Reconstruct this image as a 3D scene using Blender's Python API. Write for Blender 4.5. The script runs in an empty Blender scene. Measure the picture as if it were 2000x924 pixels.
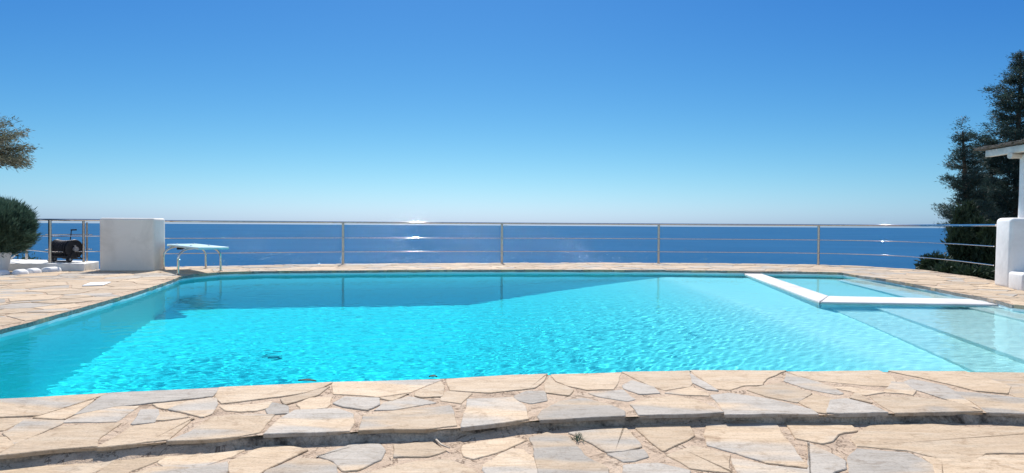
import bpy, math, random
import numpy as np
from mathutils import Vector, Matrix
from mathutils.geometry import tessellate_polygon

R = math.radians
sc = bpy.context.scene
COL = sc.collection

# ------------------------------------------------------------------ camera
F_PX = 1300.0
HORIZ, CY = 440.0, 462.0
PITCH = math.atan((CY - HORIZ) / F_PX)
ROLL = 0.0057
CAM = Vector((0, 0, 1.0))
_r0 = Vector((1, 0, 0)); _u0 = Vector((0, math.sin(PITCH), math.cos(PITCH)))
CF = Vector((0, math.cos(PITCH), -math.sin(PITCH)))
CR = math.cos(ROLL) * _r0 + math.sin(ROLL) * _u0
CU = math.cos(ROLL) * _u0 - math.sin(ROLL) * _r0
cd = bpy.data.cameras.new('camera')
cam = bpy.data.objects.new('camera', cd)
COL.objects.link(cam)
cd.sensor_width = 36.0
cd.lens = 36.0 * F_PX / 2000.0
cd.clip_start = 0.05
cd.clip_end = 400000.0
cam.matrix_world = Matrix((
    (CR.x, CU.x, -CF.x, CAM.x), (CR.y, CU.y, -CF.y, CAM.y),
    (CR.z, CU.z, -CF.z, CAM.z), (0, 0, 0, 1)))
sc.camera = cam

# ------------------------------------------------------------------ light
SUN_EL, SUN_AZ = R(52), R(-5.8)          # azimuth measured from the view axis (+Y), towards +X
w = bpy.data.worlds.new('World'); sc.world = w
w.use_nodes = True
nt = w.node_tree
bg = nt.nodes['Background']
sky = nt.nodes.new('ShaderNodeTexSky')
sky.sky_type = 'NISHITA'
sky.sun_disc = False
sky.sun_elevation = SUN_EL
sky.sun_rotation = SUN_AZ
sky.altitude = 100
sky.air_density = 1.0
sky.dust_density = 0.5
sky.ozone_density = 2.0
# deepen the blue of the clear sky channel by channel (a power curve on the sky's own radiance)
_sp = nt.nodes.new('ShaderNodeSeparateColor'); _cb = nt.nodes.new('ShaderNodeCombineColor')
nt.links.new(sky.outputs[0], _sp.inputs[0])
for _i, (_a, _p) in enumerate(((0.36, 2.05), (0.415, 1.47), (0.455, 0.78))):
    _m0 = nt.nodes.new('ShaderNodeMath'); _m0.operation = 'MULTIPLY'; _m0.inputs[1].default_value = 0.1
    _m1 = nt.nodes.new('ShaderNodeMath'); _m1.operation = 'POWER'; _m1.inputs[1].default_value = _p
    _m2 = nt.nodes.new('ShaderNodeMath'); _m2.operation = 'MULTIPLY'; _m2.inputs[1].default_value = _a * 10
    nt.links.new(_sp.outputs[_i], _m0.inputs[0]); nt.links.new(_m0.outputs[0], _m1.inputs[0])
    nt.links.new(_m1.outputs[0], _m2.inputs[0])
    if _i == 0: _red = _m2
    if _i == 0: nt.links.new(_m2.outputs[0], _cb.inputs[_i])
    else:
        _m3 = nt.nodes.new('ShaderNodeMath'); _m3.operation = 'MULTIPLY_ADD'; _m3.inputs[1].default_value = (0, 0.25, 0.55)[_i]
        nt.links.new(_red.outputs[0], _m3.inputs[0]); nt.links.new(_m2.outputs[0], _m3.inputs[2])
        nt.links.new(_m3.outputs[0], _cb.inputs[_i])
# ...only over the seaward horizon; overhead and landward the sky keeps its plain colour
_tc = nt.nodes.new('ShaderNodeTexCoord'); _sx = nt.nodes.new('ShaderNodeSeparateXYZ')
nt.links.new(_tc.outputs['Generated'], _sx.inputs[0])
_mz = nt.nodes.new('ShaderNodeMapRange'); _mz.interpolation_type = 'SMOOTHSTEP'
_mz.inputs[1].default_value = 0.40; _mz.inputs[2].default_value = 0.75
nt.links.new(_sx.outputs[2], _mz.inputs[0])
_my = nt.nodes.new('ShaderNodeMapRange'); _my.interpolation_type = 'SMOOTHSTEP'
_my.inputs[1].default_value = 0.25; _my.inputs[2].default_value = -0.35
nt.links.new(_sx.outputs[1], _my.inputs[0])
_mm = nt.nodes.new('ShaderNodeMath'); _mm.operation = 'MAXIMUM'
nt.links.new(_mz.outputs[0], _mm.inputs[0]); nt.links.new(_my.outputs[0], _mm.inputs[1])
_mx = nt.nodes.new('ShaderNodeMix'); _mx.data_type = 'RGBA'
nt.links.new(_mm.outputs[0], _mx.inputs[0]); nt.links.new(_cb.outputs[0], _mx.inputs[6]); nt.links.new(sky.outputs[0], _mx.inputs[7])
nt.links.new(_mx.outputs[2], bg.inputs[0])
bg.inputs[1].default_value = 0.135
sd = bpy.data.lights.new('sun', 'SUN')
sun = bpy.data.objects.new('sun', sd)
COL.objects.link(sun)
sd.energy = 4.2
sd.angle = R(0.53)
sd.color = (1.0, 0.955, 0.90)
sdir = Vector((math.cos(SUN_EL) * math.sin(SUN_AZ), math.cos(SUN_EL) * math.cos(SUN_AZ), math.sin(SUN_EL)))
sun.rotation_euler = sdir.to_track_quat('Z', 'Y').to_euler()
sd.cycles.is_caustics_light = True
sc.view_settings.view_transform = 'Standard'
sc.view_settings.look = 'None'
sc.view_settings.exposure = 0.50
sc.view_settings.gamma = 1.0
sc.view_settings.use_curve_mapping = False
sc.render.engine = 'CYCLES'
cy = sc.cycles
cy.use_denoising = True
cy.max_bounces = 12
cy.transmission_bounces = 10
cy.glossy_bounces = 5
cy.diffuse_bounces = 4
cy.transparent_max_bounces = 12
cy.sample_clamp_indirect = 6.0
cy.blur_glossy = 0.3
cy.caustics_reflective = True
cy.caustics_refractive = True

WATER_Z = -0.085
STEP = 0.054


def P(px, py, z=0.0):
    """photo pixel -> point on the horizontal plane at height z"""
    d = CF * F_PX + CR * (px - 1000.0) - CU * (py - CY)
    t = (z - CAM.z) / d.z
    p = CAM + d * t
    return Vector((p.x, p.y, z))


def at(px, py, Y):
    """photo pixel -> point at depth Y"""
    d = CF * F_PX + CR * (px - 1000.0) - CU * (py - CY)
    return CAM + d * (Y / d.y)


# ------------------------------------------------------------------ object helpers
def tag(o, label=None, cat=None, group=None, kind=None):
    if label: o['label'] = label
    if cat: o['category'] = cat
    if group: o['group'] = group
    if kind: o['kind'] = kind
    return o


def thing(name, label, cat, loc=(0, 0, 0), rz=0.0, group=None):
    o = bpy.data.objects.new(name, None)
    o.empty_display_size = 0.2
    COL.objects.link(o)
    o.location = loc; o.rotation_euler = (0, 0, rz)
    return tag(o, label, cat, group)


def link(name, me, mat=None, parent=None):
    o = bpy.data.objects.new(name, me)
    COL.objects.link(o)
    if mat is not None:
        me.materials.append(mat)
    if parent is not None:
        o.parent = parent
    return o


class MB:
    def __init__(s):
        s.v = []; s.f = []; s.sm = []

    def add(s, vs, fs, smooth=False):
        b = len(s.v)
        s.v.extend([tuple(v) for v in vs])
        s.f.extend([tuple(b + i for i in f) for f in fs])
        s.sm.extend([smooth] * len(fs))

    def box(s, c, size, rz=0.0, M=None):
        hx, hy, hz = size[0] / 2, size[1] / 2, size[2] / 2
        vs = [Vector((x, y, z)) for z in (-hz, hz) for y in (-hy, hy) for x in (-hx, hx)]
        rot = Matrix.Rotation(rz, 3, 'Z') if M is None else M
        vs = [rot @ v + Vector(c) for v in vs]
        s.add(vs, [(0, 2, 3, 1), (4, 5, 7, 6), (0, 1, 5, 4), (2, 6, 7, 3), (0, 4, 6, 2), (1, 3, 7, 5)])

    def tube(s, pts, r, n=12, caps=True, smooth=True):
        pts = [Vector(p) for p in pts]
        rs = r if isinstance(r, (list, tuple)) else [r] * len(pts)
        rings = []
        prev = None
        for i, p in enumerate(pts):
            if i == 0: t = pts[1] - pts[0]
            elif i == len(pts) - 1: t = pts[-1] - pts[-2]
            else: t = (pts[i + 1] - p).normalized() + (p - pts[i - 1]).normalized()
            t.normalize()
            if prev is None:
                a = Vector((0, 0, 1)) if abs(t.z) < 0.9 else Vector((1, 0, 0))
                x = t.cross(a).normalized()
            else:
                x = (prev - t * prev.dot(t)).normalized()
            prev = x
            y = t.cross(x)
            rings.append([p + (x * math.cos(2 * math.pi * k / n) + y * math.sin(2 * math.pi * k / n)) * rs[i] for k in range(n)])
        vs = [v for rg in rings for v in rg]
        fs = []
        for i in range(len(pts) - 1):
            for k in range(n):
                a = i * n + k; b = i * n + (k + 1) % n
                fs.append((a, b, b + n, a + n))
        s.add(vs, fs, smooth)
        if caps:
            m = (len(pts) - 1) * n
            s.add(rings[0], [tuple(range(n))[::-1]]); s.add(rings[-1], [tuple(range(n))])

    def prism(s, poly, z0, z1):
        n = len(poly)
        vs = [(p[0], p[1], z0) for p in poly] + [(p[0], p[1], z1) for p in poly]
        fs = [tuple(range(n))[::-1], tuple(range(n, 2 * n))]
        fs += [(i, (i + 1) % n, n + (i + 1) % n, n + i) for i in range(n)]
        s.add(vs, fs)

    def build(s, name, mat, parent=None, bevel=0.0, seg=2, fix=True):
        me = bpy.data.meshes.new(name)
        me.from_pydata(s.v, [], s.f)
        me.polygons.foreach_set('use_smooth', s.sm)
        me.update()
        if fix:
            import bmesh
            bm = bmesh.new(); bm.from_mesh(me)
            bmesh.ops.remove_doubles(bm, verts=bm.verts, dist=1e-5)
            bmesh.ops.recalc_face_normals(bm, faces=bm.faces)
            bm.to_mesh(me); bm.free()
        o = link(name, me, mat, parent)
        if bevel > 0:
            b = o.modifiers.new('bevel', 'BEVEL')
            b.width = bevel; b.segments = seg; b.limit_method = 'ANGLE'; b.angle_limit = R(40)
            for p in me.polygons: p.use_smooth = True
            b.harden_normals = False
        return o


# ------------------------------------------------------------------ materials
def new_mat(name):
    m = bpy.data.materials.new(name)
    m.use_nodes = True
    t = m.node_tree
    for n in list(t.nodes): t.nodes.remove(n)
    out = t.nodes.new('ShaderNodeOutputMaterial')
    return m, t, out


def N(t, typ, **kw):
    n = t.nodes.new(typ)
    for k, v in kw.items():
        if k in n.inputs: n.inputs[k].default_value = v
        else: setattr(n, k, v)
    return n


def noise(t, vec, scale, detail=4, rough=0.55, dist=0.0):
    n = N(t, 'ShaderNodeTexNoise', Scale=scale, Detail=detail, Roughness=rough, Distortion=dist)
    t.links.new(vec, n.inputs['Vector'])
    return n


def ramp(t, fac, stops, interp='LINEAR'):
    n = t.nodes.new('ShaderNodeValToRGB')
    n.color_ramp.interpolation = interp
    e = n.color_ramp.elements
    while len(e) < len(stops): e.new(0.5)
    for i, (p, c) in enumerate(stops):
        e[i].position = p
        e[i].color = (c[0], c[1], c[2], 1) if isinstance(c, (tuple, list)) else (c, c, c, 1)
    t.links.new(fac, n.inputs[0])
    return n


def mix(t, fac, a, b, mode='MIX'):
    n = t.nodes.new('ShaderNodeMix'); n.data_type = 'RGBA'; n.blend_type = mode
    for sock, val in ((0, fac), (6, a), (7, b)):
        if isinstance(val, (int, float)): n.inputs[sock].default_value = val
        elif isinstance(val, (tuple, list)): n.inputs[sock].default_value = (*val, 1) if len(val) == 3 else val
        else: t.links.new(val, n.inputs[sock])
    return n.outputs[2]


def bump(t, height, strength, dist, normal=None):
    b = N(t, 'ShaderNodeBump', Strength=strength, Distance=dist)
    t.links.new(height, b.inputs['Height'])
    if normal is not None: t.links.new(normal, b.inputs['Normal'])
    return b.outputs[0]


def mottled(name, c1, c2, rough=0.8, scale=6.0, bscale=60.0, bstr=0.3, bdist=0.004, metal=0.0, spec=0.3):
    m, t, out = new_mat(name)
    co = t.nodes.new('ShaderNodeTexCoord').outputs['Object']
    n1 = noise(t, co, scale, 5, 0.6)
    c = ramp(t, n1.outputs[0], [(0.3, c1), (0.7, c2)])
    p = N(t, 'ShaderNodeBsdfPrincipled', Roughness=rough, Metallic=metal)
    p.inputs['Specular IOR Level'].default_value = spec
    t.links.new(c.outputs[0], p.inputs['Base Color'])
    if bstr > 0:
        n2 = noise(t, co, bscale, 5, 0.6)
        t.links.new(bump(t, n2.outputs[0], bstr, bdist), p.inputs['Normal'])
    t.links.new(p.outputs[0], out.inputs[0])
    return m


def plaster(name, c=(0.80, 0.79, 0.76), stain=(0.66, 0.64, 0.60)):
    m, t, out = new_mat(name)
    co = t.nodes.new('ShaderNodeTexCoord').outputs['Object']
    big = noise(t, co, 1.6, 6, 0.65, 0.4)
    fine = noise(t, co, 45, 4, 0.6)
    lump = noise(t, co, 5, 3, 0.5)
    cc = ramp(t, big.outputs[0], [(0.38, stain), (0.56, c)])
    p = N(t, 'ShaderNodeBsdfPrincipled', Roughness=0.85)
    p.inputs['Specular IOR Level'].default_value = 0.25
    t.links.new(cc.outputs[0], p.inputs['Base Color'])
    b1 = bump(t, lump.outputs[0], 0.5, 0.02)
    t.links.new(bump(t, fine.outputs[0], 0.35, 0.004, b1), p.inputs['Normal'])
    t.links.new(p.outputs[0], out.inputs[0])
    return m


def stone_mat():
    m, t, out = new_mat('flagstone')
    co = t.nodes.new('ShaderNodeTexCoord').outputs['Object']
    at_ = N(t, 'ShaderNodeAttribute', attribute_name='stone')       # r: tone, g: random, b: grey share
    sep = t.nodes.new('ShaderNodeSeparateColor')
    t.links.new(at_.outputs['Color'], sep.inputs[0])
    # offset texture by stone id so that neighbours differ
    off = N(t, 'ShaderNodeVectorMath', operation='SCALE'); off.inputs['Scale'].default_value = 37.0
    t.links.new(at_.outputs['Color'], off.inputs[0])
    add = N(t, 'ShaderNodeVectorMath', operation='ADD')
    t.links.new(co, add.inputs[0]); t.links.new(off.outputs[0], add.inputs[1])
    v = add.outputs[0]
    mp = t.nodes.new('ShaderNodeMapping'); mp.inputs['Scale'].default_value = (0.7, 2.2, 1.0)
    mp.inputs['Rotation'].default_value = (0, 0, 0.5)
    t.links.new(v, mp.inputs[0])
    patch = noise(t, mp.outputs[0], 1.5, 2, 0.45, 0.5)
    m1 = N(t, 'ShaderNodeMath', operation='ADD'); t.links.new(patch.outputs[0], m1.inputs[0]); t.links.new(sep.outputs[2], m1.inputs[1])
    gfac = ramp(t, m1.outputs[0], [(0.70, 0.0), (0.80, 1.0)])
    beige = ramp(t, noise(t, mp.outputs[0], 4.5, 5, 0.6, 0.6).outputs[0], [(0.25, (0.45, 0.325, 0.20)), (0.5, (0.535, 0.405, 0.268)), (0.75, (0.55, 0.445, 0.32))])
    grey = ramp(t, noise(t, mp.outputs[0], 4.0, 5, 0.6, 0.6).outputs[0], [(0.28, (0.345, 0.31, 0.26)), (0.7, (0.45, 0.40, 0.335))])
    c = mix(t, gfac.outputs[0], beige.outputs[0], grey.outputs[0])
    tone = N(t, 'ShaderNodeMapRange'); t.links.new(sep.outputs[0], tone.inputs[0])
    tone.inputs[3].default_value = 0.76; tone.inputs[4].default_value = 1.04
    vs = N(t, 'ShaderNodeVectorMath', operation='SCALE'); t.links.new(c, vs.inputs[0]); t.links.new(tone.outputs[0], vs.inputs['Scale'])
    sp = ramp(t, noise(t, co, 75, 5, 0.8).outputs[0], [(0.32, 0.66), (0.47, 1.0), (0.70, 1.10)])
    mps = t.nodes.new('ShaderNodeMapping'); mps.inputs['Scale'].default_value = (4.0, 26.0, 1.0); mps.inputs['Rotation'].default_value = (0, 0, 0.5)
    t.links.new(v, mps.inputs[0])
    strat = ramp(t, noise(t, mps.outputs[0], 1.0, 5, 0.75, 1.5).outputs[0], [(0.36, (0.80, 0.76, 0.72)), (0.50, (1, 1, 1)), (0.66, (1.06, 1.05, 1.03))])
    c2 = mix(t, 1.0, vs.outputs[0], sp.outputs[0], 'MULTIPLY')
    sm = ramp(t, noise(t, co, 9, 6, 0.7, 0.8).outputs[0], [(0.32, (0.70, 0.64, 0.58)), (0.46, (1, 1, 1)), (0.66, (1.06, 1.06, 1.07))])
    c2 = mix(t, 0.8, c2, strat.outputs[0], 'MULTIPLY')
    c3 = mix(t, 0.9, c2, sm.outputs[0], 'MULTIPLY')
    # fine dark veins / cracks in the cleft face
    vv = noise(t, mp.outputs[0], 2.2, 3, 0.6, 1.2)
    ab = N(t, 'ShaderNodeMath', operation='SUBTRACT'); t.links.new(vv.outputs[0], ab.inputs[0]); ab.inputs[1].default_value = 0.5
    ab2 = N(t, 'ShaderNodeMath', operation='ABSOLUTE'); t.links.new(ab.outputs[0], ab2.inputs[0])
    vein = ramp(t, ab2.outputs[0], [(0.0, (0.72, 0.62, 0.52)), (0.006, (1, 1, 1))])
    c4 = mix(t, 0.55, c3, vein.outputs[0], 'MULTIPLY')
    p = N(t, 'ShaderNodeBsdfPrincipled', Roughness=0.72)
    p.inputs['Specular IOR Level'].default_value = 0.35
    t.links.new(c4, p.inputs['Base Color'])
    b1 = bump(t, noise(t, mp.outputs[0], 6.0, 6, 0.62, 0.5).outputs[0], 0.55, 0.02)
    b2 = bump(t, noise(t, co, 70, 5, 0.7).outputs[0], 0.5, 0.004, b1)
    t.links.new(b2, p.inputs['Normal'])
    t.links.new(p.outputs[0], out.inputs[0])
    return m


def mortar_mat():
    m, t, out = new_mat('sandy_mortar')
    co = t.nodes.new('ShaderNodeTexCoord').outputs['Object']
    a = noise(t, co, 5, 6, 0.7)
    b = noise(t, co, 95, 5, 0.75)
    c = ramp(t, a.outputs[0], [(0.25, (0.36, 0.27, 0.20)), (0.5, (0.52, 0.395, 0.285)), (0.75, (0.58, 0.47, 0.36))])
    sp = ramp(t, b.outputs[0], [(0.33, 0.60), (0.46, 1.0), (0.7, 1.15)])
    cc = mix(t, 1.0, c.outputs[0], sp.outputs[0], 'MULTIPLY')
    vv = noise(t, co, 3.3, 5, 0.65, 1.0)
    ab = N(t, 'ShaderNodeMath', operation='SUBTRACT'); t.links.new(vv.outputs[0], ab.inputs[0]); ab.inputs[1].default_value = 0.5
    ab2 = N(t, 'ShaderNodeMath', operation='ABSOLUTE'); t.links.new(ab.outputs[0], ab2.inputs[0])
    ck = ramp(t, ab2.outputs[0], [(0.0, (0.16, 0.13, 0.11)), (0.016, (1, 1, 1))])
    cc = mix(t, 0.8, cc, ck.outputs[0], 'MULTIPLY')
    p = N(t, 'ShaderNodeBsdfPrincipled', Roughness=0.95)
    p.inputs['Specular IOR Level'].default_value = 0.1
    t.links.new(cc, p.inputs['Base Color'])
    b1 = bump(t, b.outputs[0], 0.9, 0.006)
    t.links.new(bump(t, noise(t, co, 18, 5, 0.7).outputs[0], 0.8, 0.02, b1), p.inputs['Normal'])
    t.links.new(p.outputs[0], out.inputs[0])
    return m


def riser_mat():
    m, t, out = new_mat('weathered_edge_stone')
    co = t.nodes.new('ShaderNodeTexCoord').outputs['Object']
    a = noise(t, co, 3.0, 6, 0.7, 0.4)
    b = noise(t, co, 60, 6, 0.8)
    c = ramp(t, a.outputs[0], [(0.38, (0.10, 0.085, 0.07)), (0.46, (0.36, 0.31, 0.25)), (0.58, (0.56, 0.48, 0.38))])
    sp = ramp(t, b.outputs[0], [(0.32, 0.45), (0.5, 1.0), (0.7, 1.4)])
    p = N(t, 'ShaderNodeBsdfPrincipled', Roughness=0.95)
    p.inputs['Specular IOR Level'].default_value = 0.1
    t.links.new(mix(t, 1.0, c.outputs[0], sp.outputs[0], 'MULTIPLY'), p.inputs['Base Color'])
    t.links.new(bump(t, b.outputs[0], 1.0, 0.012), p.inputs['Normal'])
    t.links.new(p.outputs[0], out.inputs[0])
    return m


def metal_mat(name='polished_steel', rough=0.031, c=(0.62, 0.60, 0.58)):
    m, t, out = new_mat(name)
    co = t.nodes.new('ShaderNodeTexCoord').outputs['Object']
    n = noise(t, co, 14, 4, 0.7)
    p = N(t, 'ShaderNodeBsdfPrincipled', Roughness=rough, Metallic=1.0)
    cc = ramp(t, n.outputs[0], [(0.3, tuple(x * 0.8 for x in c)), (0.65, c)])
    t.links.new(cc.outputs[0], p.inputs['Base Color'])
    rr = N(t, 'ShaderNodeMapRange'); t.links.new(n.outputs[0], rr.inputs[0])
    rr.inputs[3].default_value = rough * 0.7; rr.inputs[4].default_value = rough * 1.5
    t.links.new(rr.outputs[0], p.inputs['Roughness'])
    t.links.new(p.outputs[0], out.inputs[0])
    return m


def leaf_mat(name, c1, c2, c3, trans=0.25):
    m, t, out = new_mat(name)
    co = t.nodes.new('ShaderNodeTexCoord').outputs['Object']
    n1 = noise(t, co, 2.2, 4, 0.6)
    n2 = noise(t, co, 30, 2, 0.5)
    s = N(t, 'ShaderNodeMath', operation='MULTIPLY_ADD'); t.links.new(n2.outputs[0], s.inputs[0]); s.inputs[1].default_value = 0.6
    t.links.new(n1.outputs[0], s.inputs[2])
    c = ramp(t, s.outputs[0], [(0.62, c1), (0.8, c2), (0.98, c3)])
    d = N(t, 'ShaderNodeBsdfPrincipled', Roughness=0.6)
    d.inputs['Specular IOR Level'].default_value = 0.3
    tr = t.nodes.new('ShaderNodeBsdfTranslucent')
    t.links.new(c.outputs[0], d.inputs['Base Color']); t.links.new(c.outputs[0], tr.inputs[0])
    mx = t.nodes.new('ShaderNodeMixShader'); mx.inputs[0].default_value = trans
    t.links.new(d.outputs[0], mx.inputs[1]); t.links.new(tr.outputs[0], mx.inputs[2])
    t.links.new(mx.outputs[0], out.inputs[0])
    return m


def pool_water_mat():
    m, t, out = new_mat('clear_pool_water')
    g = N(t, 'ShaderNodeBsdfRefraction', Roughness=0.0, IOR=1.333)
    gl = N(t, 'ShaderNodeBsdfGlossy', Roughness=0.0)
    gl.inputs[0].default_value = (0.55, 0.95, 1, 1)
    fr = N(t, 'ShaderNodeFresnel', IOR=1.092)
    mx = t.nodes.new('ShaderNodeMixShader')
    t.links.new(fr.outputs[0], mx.inputs[0]); t.links.new(g.outputs[0], mx.inputs[1]); t.links.new(gl.outputs[0], mx.inputs[2])
    t.links.new(mx.outputs[0], out.inputs['Surface'])
    return m


def water_body_mat():
    m, t, out = new_mat('blue_absorbing_water')
    v = t.nodes.new('ShaderNodeVolumeAbsorption')
    v.inputs['Color'].default_value = (0.0, 0.934, 0.966, 1)
    v.inputs['Density'].default_value = 0.75
    t.links.new(v.outputs[0], out.inputs['Volume'])
    return m


def sea_mat():
    m, t, out = new_mat('open_sea')
    geo = t.nodes.new('ShaderNodeNewGeometry')
    co = t.nodes.new('ShaderNodeTexCoord').outputs['Object']
    n1 = N(t, 'ShaderNodeTexNoise', Scale=0.3, Detail=2.0, Roughness=0.75)
    mp = t.nodes.new('ShaderNodeMapping'); mp.inputs['Scale'].default_value = (1.0, 0.11, 1.0)
    t.links.new(co, mp.inputs[0]); t.links.new(mp.outputs[0], n1.inputs['Vector'])
    sub = N(t, 'ShaderNodeVectorMath', operation='SUBTRACT'); t.links.new(n1.outputs['Color'], sub.inputs[0]); sub.inputs[1].default_value = (0.5, 0.5, 0.5)
    mul = N(t, 'ShaderNodeVectorMath', operation='MULTIPLY'); t.links.new(sub.outputs[0], mul.inputs[0]); mul.inputs[1].default_value = (2.05, 2.35, 0.0)
    ad = N(t, 'ShaderNodeVectorMath', operation='ADD'); t.links.new(mul.outputs[0], ad.inputs[0]); t.links.new(geo.outputs['Normal'], ad.inputs[1])
    nm = N(t, 'ShaderNodeVectorMath', operation='NORMALIZE'); t.links.new(ad.outputs[0], nm.inputs[0])
    big = noise(t, co, 0.0012, 4, 0.6)
    c = ramp(t, big.outputs[0], [(0.3, (0.012, 0.078, 0.180)), (0.7, (0.017, 0.096, 0.215))])
    d = N(t, 'ShaderNodeBsdfDiffuse'); t.links.new(c.outputs[0], d.inputs[0])
    g = N(t, 'ShaderNodeBsdfGlossy', Roughness=0.085); g.inputs[0].default_value = (0.8, 0.93, 1, 1)
    t.links.new(nm.outputs[0], g.inputs['Normal'])
    mx = t.nodes.new('ShaderNodeMixShader')
    fr = N(t, 'ShaderNodeFresnel', IOR=1.33)
    fm = N(t, 'ShaderNodeMath', operation='MULTIPLY_ADD'); fm.inputs[1].default_value = 0.11; fm.inputs[2].default_value = 0.03
    t.links.new(fr.outputs[0], fm.inputs[0]); t.links.new(fm.outputs[0], mx.inputs[0])
    t.links.new(d.outputs[0], mx.inputs[1]); t.links.new(g.outputs[0], mx.inputs[2])
    t.links.new(mx.outputs[0], out.inputs[0])
    return m


M_STONE = stone_mat(); M_MORTAR = mortar_mat(); M_RISER = riser_mat()
M_PLASTER = plaster('white_plaster')
M_STEEL = metal_mat()
M_POOL = mottled('pool_paint', (0.78, 0.91, 0.90), (0.84, 0.95, 0.93), 0.6, 1.2, 60, 0.0)
M_WATER = pool_water_mat()
M_SEA = sea_mat()
M_COPE = mottled('speckled_coping', (0.16, 0.15, 0.13), (0.42, 0.39, 0.34), 0.9, 38, 90, 0.8, 0.008)

# ------------------------------------------------------------------ plan outlines
pool_px = [(0, 643), (60, 628.5), (120, 611.5), (200, 589), (260, 572), (310, 556), (337, 546.5), (352, 540), (380, 535.5),
           (430, 531.5), (500, 529.5), (670, 528), (830, 527), (1000, 526.5), (1290, 527), (1450, 529), (1600, 531),
           (1645, 532.5), (1672, 537), (1729, 544.5), (1804, 558), (1861, 570), (1905, 577.5), (1942, 584.5), (1975, 594)]
pool = [P(x, y) for x, y in pool_px]
near_px = [(0, 780), (200, 770.5), (430, 758.5), (650, 746.5), (870, 737), (1070, 730.5), (1210, 726), (1350, 724), (1500, 723), (1715, 724.5), (2000, 728.5)]
near = [P(x, y) for x, y in near_px]
_nr = Vector((8.05, near[-1].y + 0.12, 0))
_nl = Vector((-4.26, near[0].y - 0.25, 0))
POOL = [Vector((p.x, p.y)) for p in ([_nl] + pool + [_nr] + near[::-1])]


def densify(poly, step, closed=True):
    out = []
    n = len(poly)
    for i in range(n if closed else n - 1):
        a, b = poly[i], poly[(i + 1) % n]
        k = max(1, int((b - a).length / step))
        for j in range(k): out.append(a + (b - a) * (j / k))
    if not closed: out.append(poly[-1])
    return out


def orient(poly):      # counter clockwise
    a = sum(poly[i].x * poly[(i + 1) % len(poly)].y - poly[(i + 1) % len(poly)].x * poly[i].y for i in range(len(poly)))
    return poly if a > 0 else poly[::-1]


def offset(poly, d):   # outward for a CCW polygon
    n = len(poly); out = []
    for i in range(n):
        a, b, c = poly[i - 1], poly[i], poly[(i + 1) % n]
        e1 = (b - a).normalized(); e2 = (c - b).normalized()
        n1 = Vector((e1.y, -e1.x)); n2 = Vector((e2.y, -e2.x))
        m = (n1 + n2)
        if m.length < 1e-6: m = n1
        m.normalize()
        k = 1.0 / max(0.5, m.dot(n1))
        out.append(b + m * d * k)
    return out


POOL = orient(POOL)
rail_pts = [Vector((p.x, p.y)) for p in (P(323, 0, 0) * 0 + Vector((-8.1, 15.05, 0)), P(670, 516), P(980, 514), P(1286, 514), P(1598, 517.5), P(1752, 524.5), P(1850, 535), P(1944, 551))]


def catmull(pts, n):
    out = []
    for i in range(len(pts) - 1):
        p0 = pts[max(i - 1, 0)]; p1 = pts[i]; p2 = pts[i + 1]; p3 = pts[min(i + 2, len(pts) - 1)]
        for k in range(n):
            t = k / n
            out.append(0.5 * ((2 * p1) + (p2 - p0) * t + (2 * p0 - 5 * p1 + 4 * p2 - p3) * t * t + (3 * p1 - p0 - 3 * p2 + p3) * t ** 3))
    out.append(pts[-1])
    return out


RAIL = catmull(rail_pts, 10)
step_t = [(0, -300, 800), (0, 0, 775), (0, 440, 730), (0, 760, 712), (0, 1310, 665), (0, 1650, 650), (0, 2000, 617), (500, 60, 612), (500, 740, 590),
          (500, 1060, 570), (500, 1300, 575), (500, 1570, 560), (500, 1900, 530), (1000, 0, 515), (1000, 200, 500), (1000, 600, 480), (1000, 880, 472),
          (1000, 1400, 455), (1000, 1650, 445), (1500, 0, 452), (1500, 400, 458), (1500, 950, 445), (1500, 1690, 440), (1500, 2000, 456), (1500, 2300, 462)]
step_line = [P(x0 + u / 4, 694 + v / 4) for x0, u, v in step_t]
step_line = [Vector((p.x, p.y)) for p in step_line]
step_full = [Vector((-18, step_line[0].y - 1.6))] + step_line + [Vector((16, step_line[-1].y + 0.3))]

OUT = []
for i, p in enumerate(RAIL):
    a = RAIL[max(i - 1, 0)]; b = RAIL[min(i + 1, len(RAIL) - 1)]
    t_ = (b - a).normalized(); n_ = Vector((-t_.y, t_.x))
    OUT.append(p + n_ * 0.17)
deck_outer = step_full + [Vector((16, 12.6)), Vector((9.6, 11.9))] + OUT[::-1] + [Vector((-8.2, 14.95)), Vector((-9.3, 14.0)), Vector((-18, 13.2))]


def sheet(name, outer, holes, z, mat, depth=0.0, kind='structure'):
    polys = [[Vector((p.x, p.y, 0)) for p in outer]] + [[Vector((p.x, p.y, 0)) for p in h] for h in holes]
    tris = tessellate_polygon(polys)
    flat = [p for pl in polys for p in pl]
    mb = MB()
    mb.add([(p.x, p.y, z) for p in flat], tris)
    if depth > 0:
        n = len(outer)
        mb.add([(p.x, p.y, z) for p in outer] + [(p.x, p.y, z - depth) for p in outer], [(i, (i + 1) % n, n + (i + 1) % n, n + i) for i in range(n)])
    o = mb.build(name, mat, None)
    return tag(o, kind=kind)


# ------------------------------------------------------------------ stones
rs = np.random.RandomState(11)
_perm = rs.rand(512)


def h1(i): return _perm[int(i) % 512]


def vnoise(x, y):
    xi, yi = math.floor(x), math.floor(y); fx, fy = x - xi, y - yi
    fx = fx * fx * (3 - 2 * fx); fy = fy * fy * (3 - 2 * fy)
    g = lambda a, b: h1(a * 57 + b * 131 + 7)
    return (g(xi, yi) * (1 - fx) + g(xi + 1, yi) * fx) * (1 - fy) + (g(xi, yi + 1) * (1 - fx) + g(xi + 1, yi + 1) * fx) * fy


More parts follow.
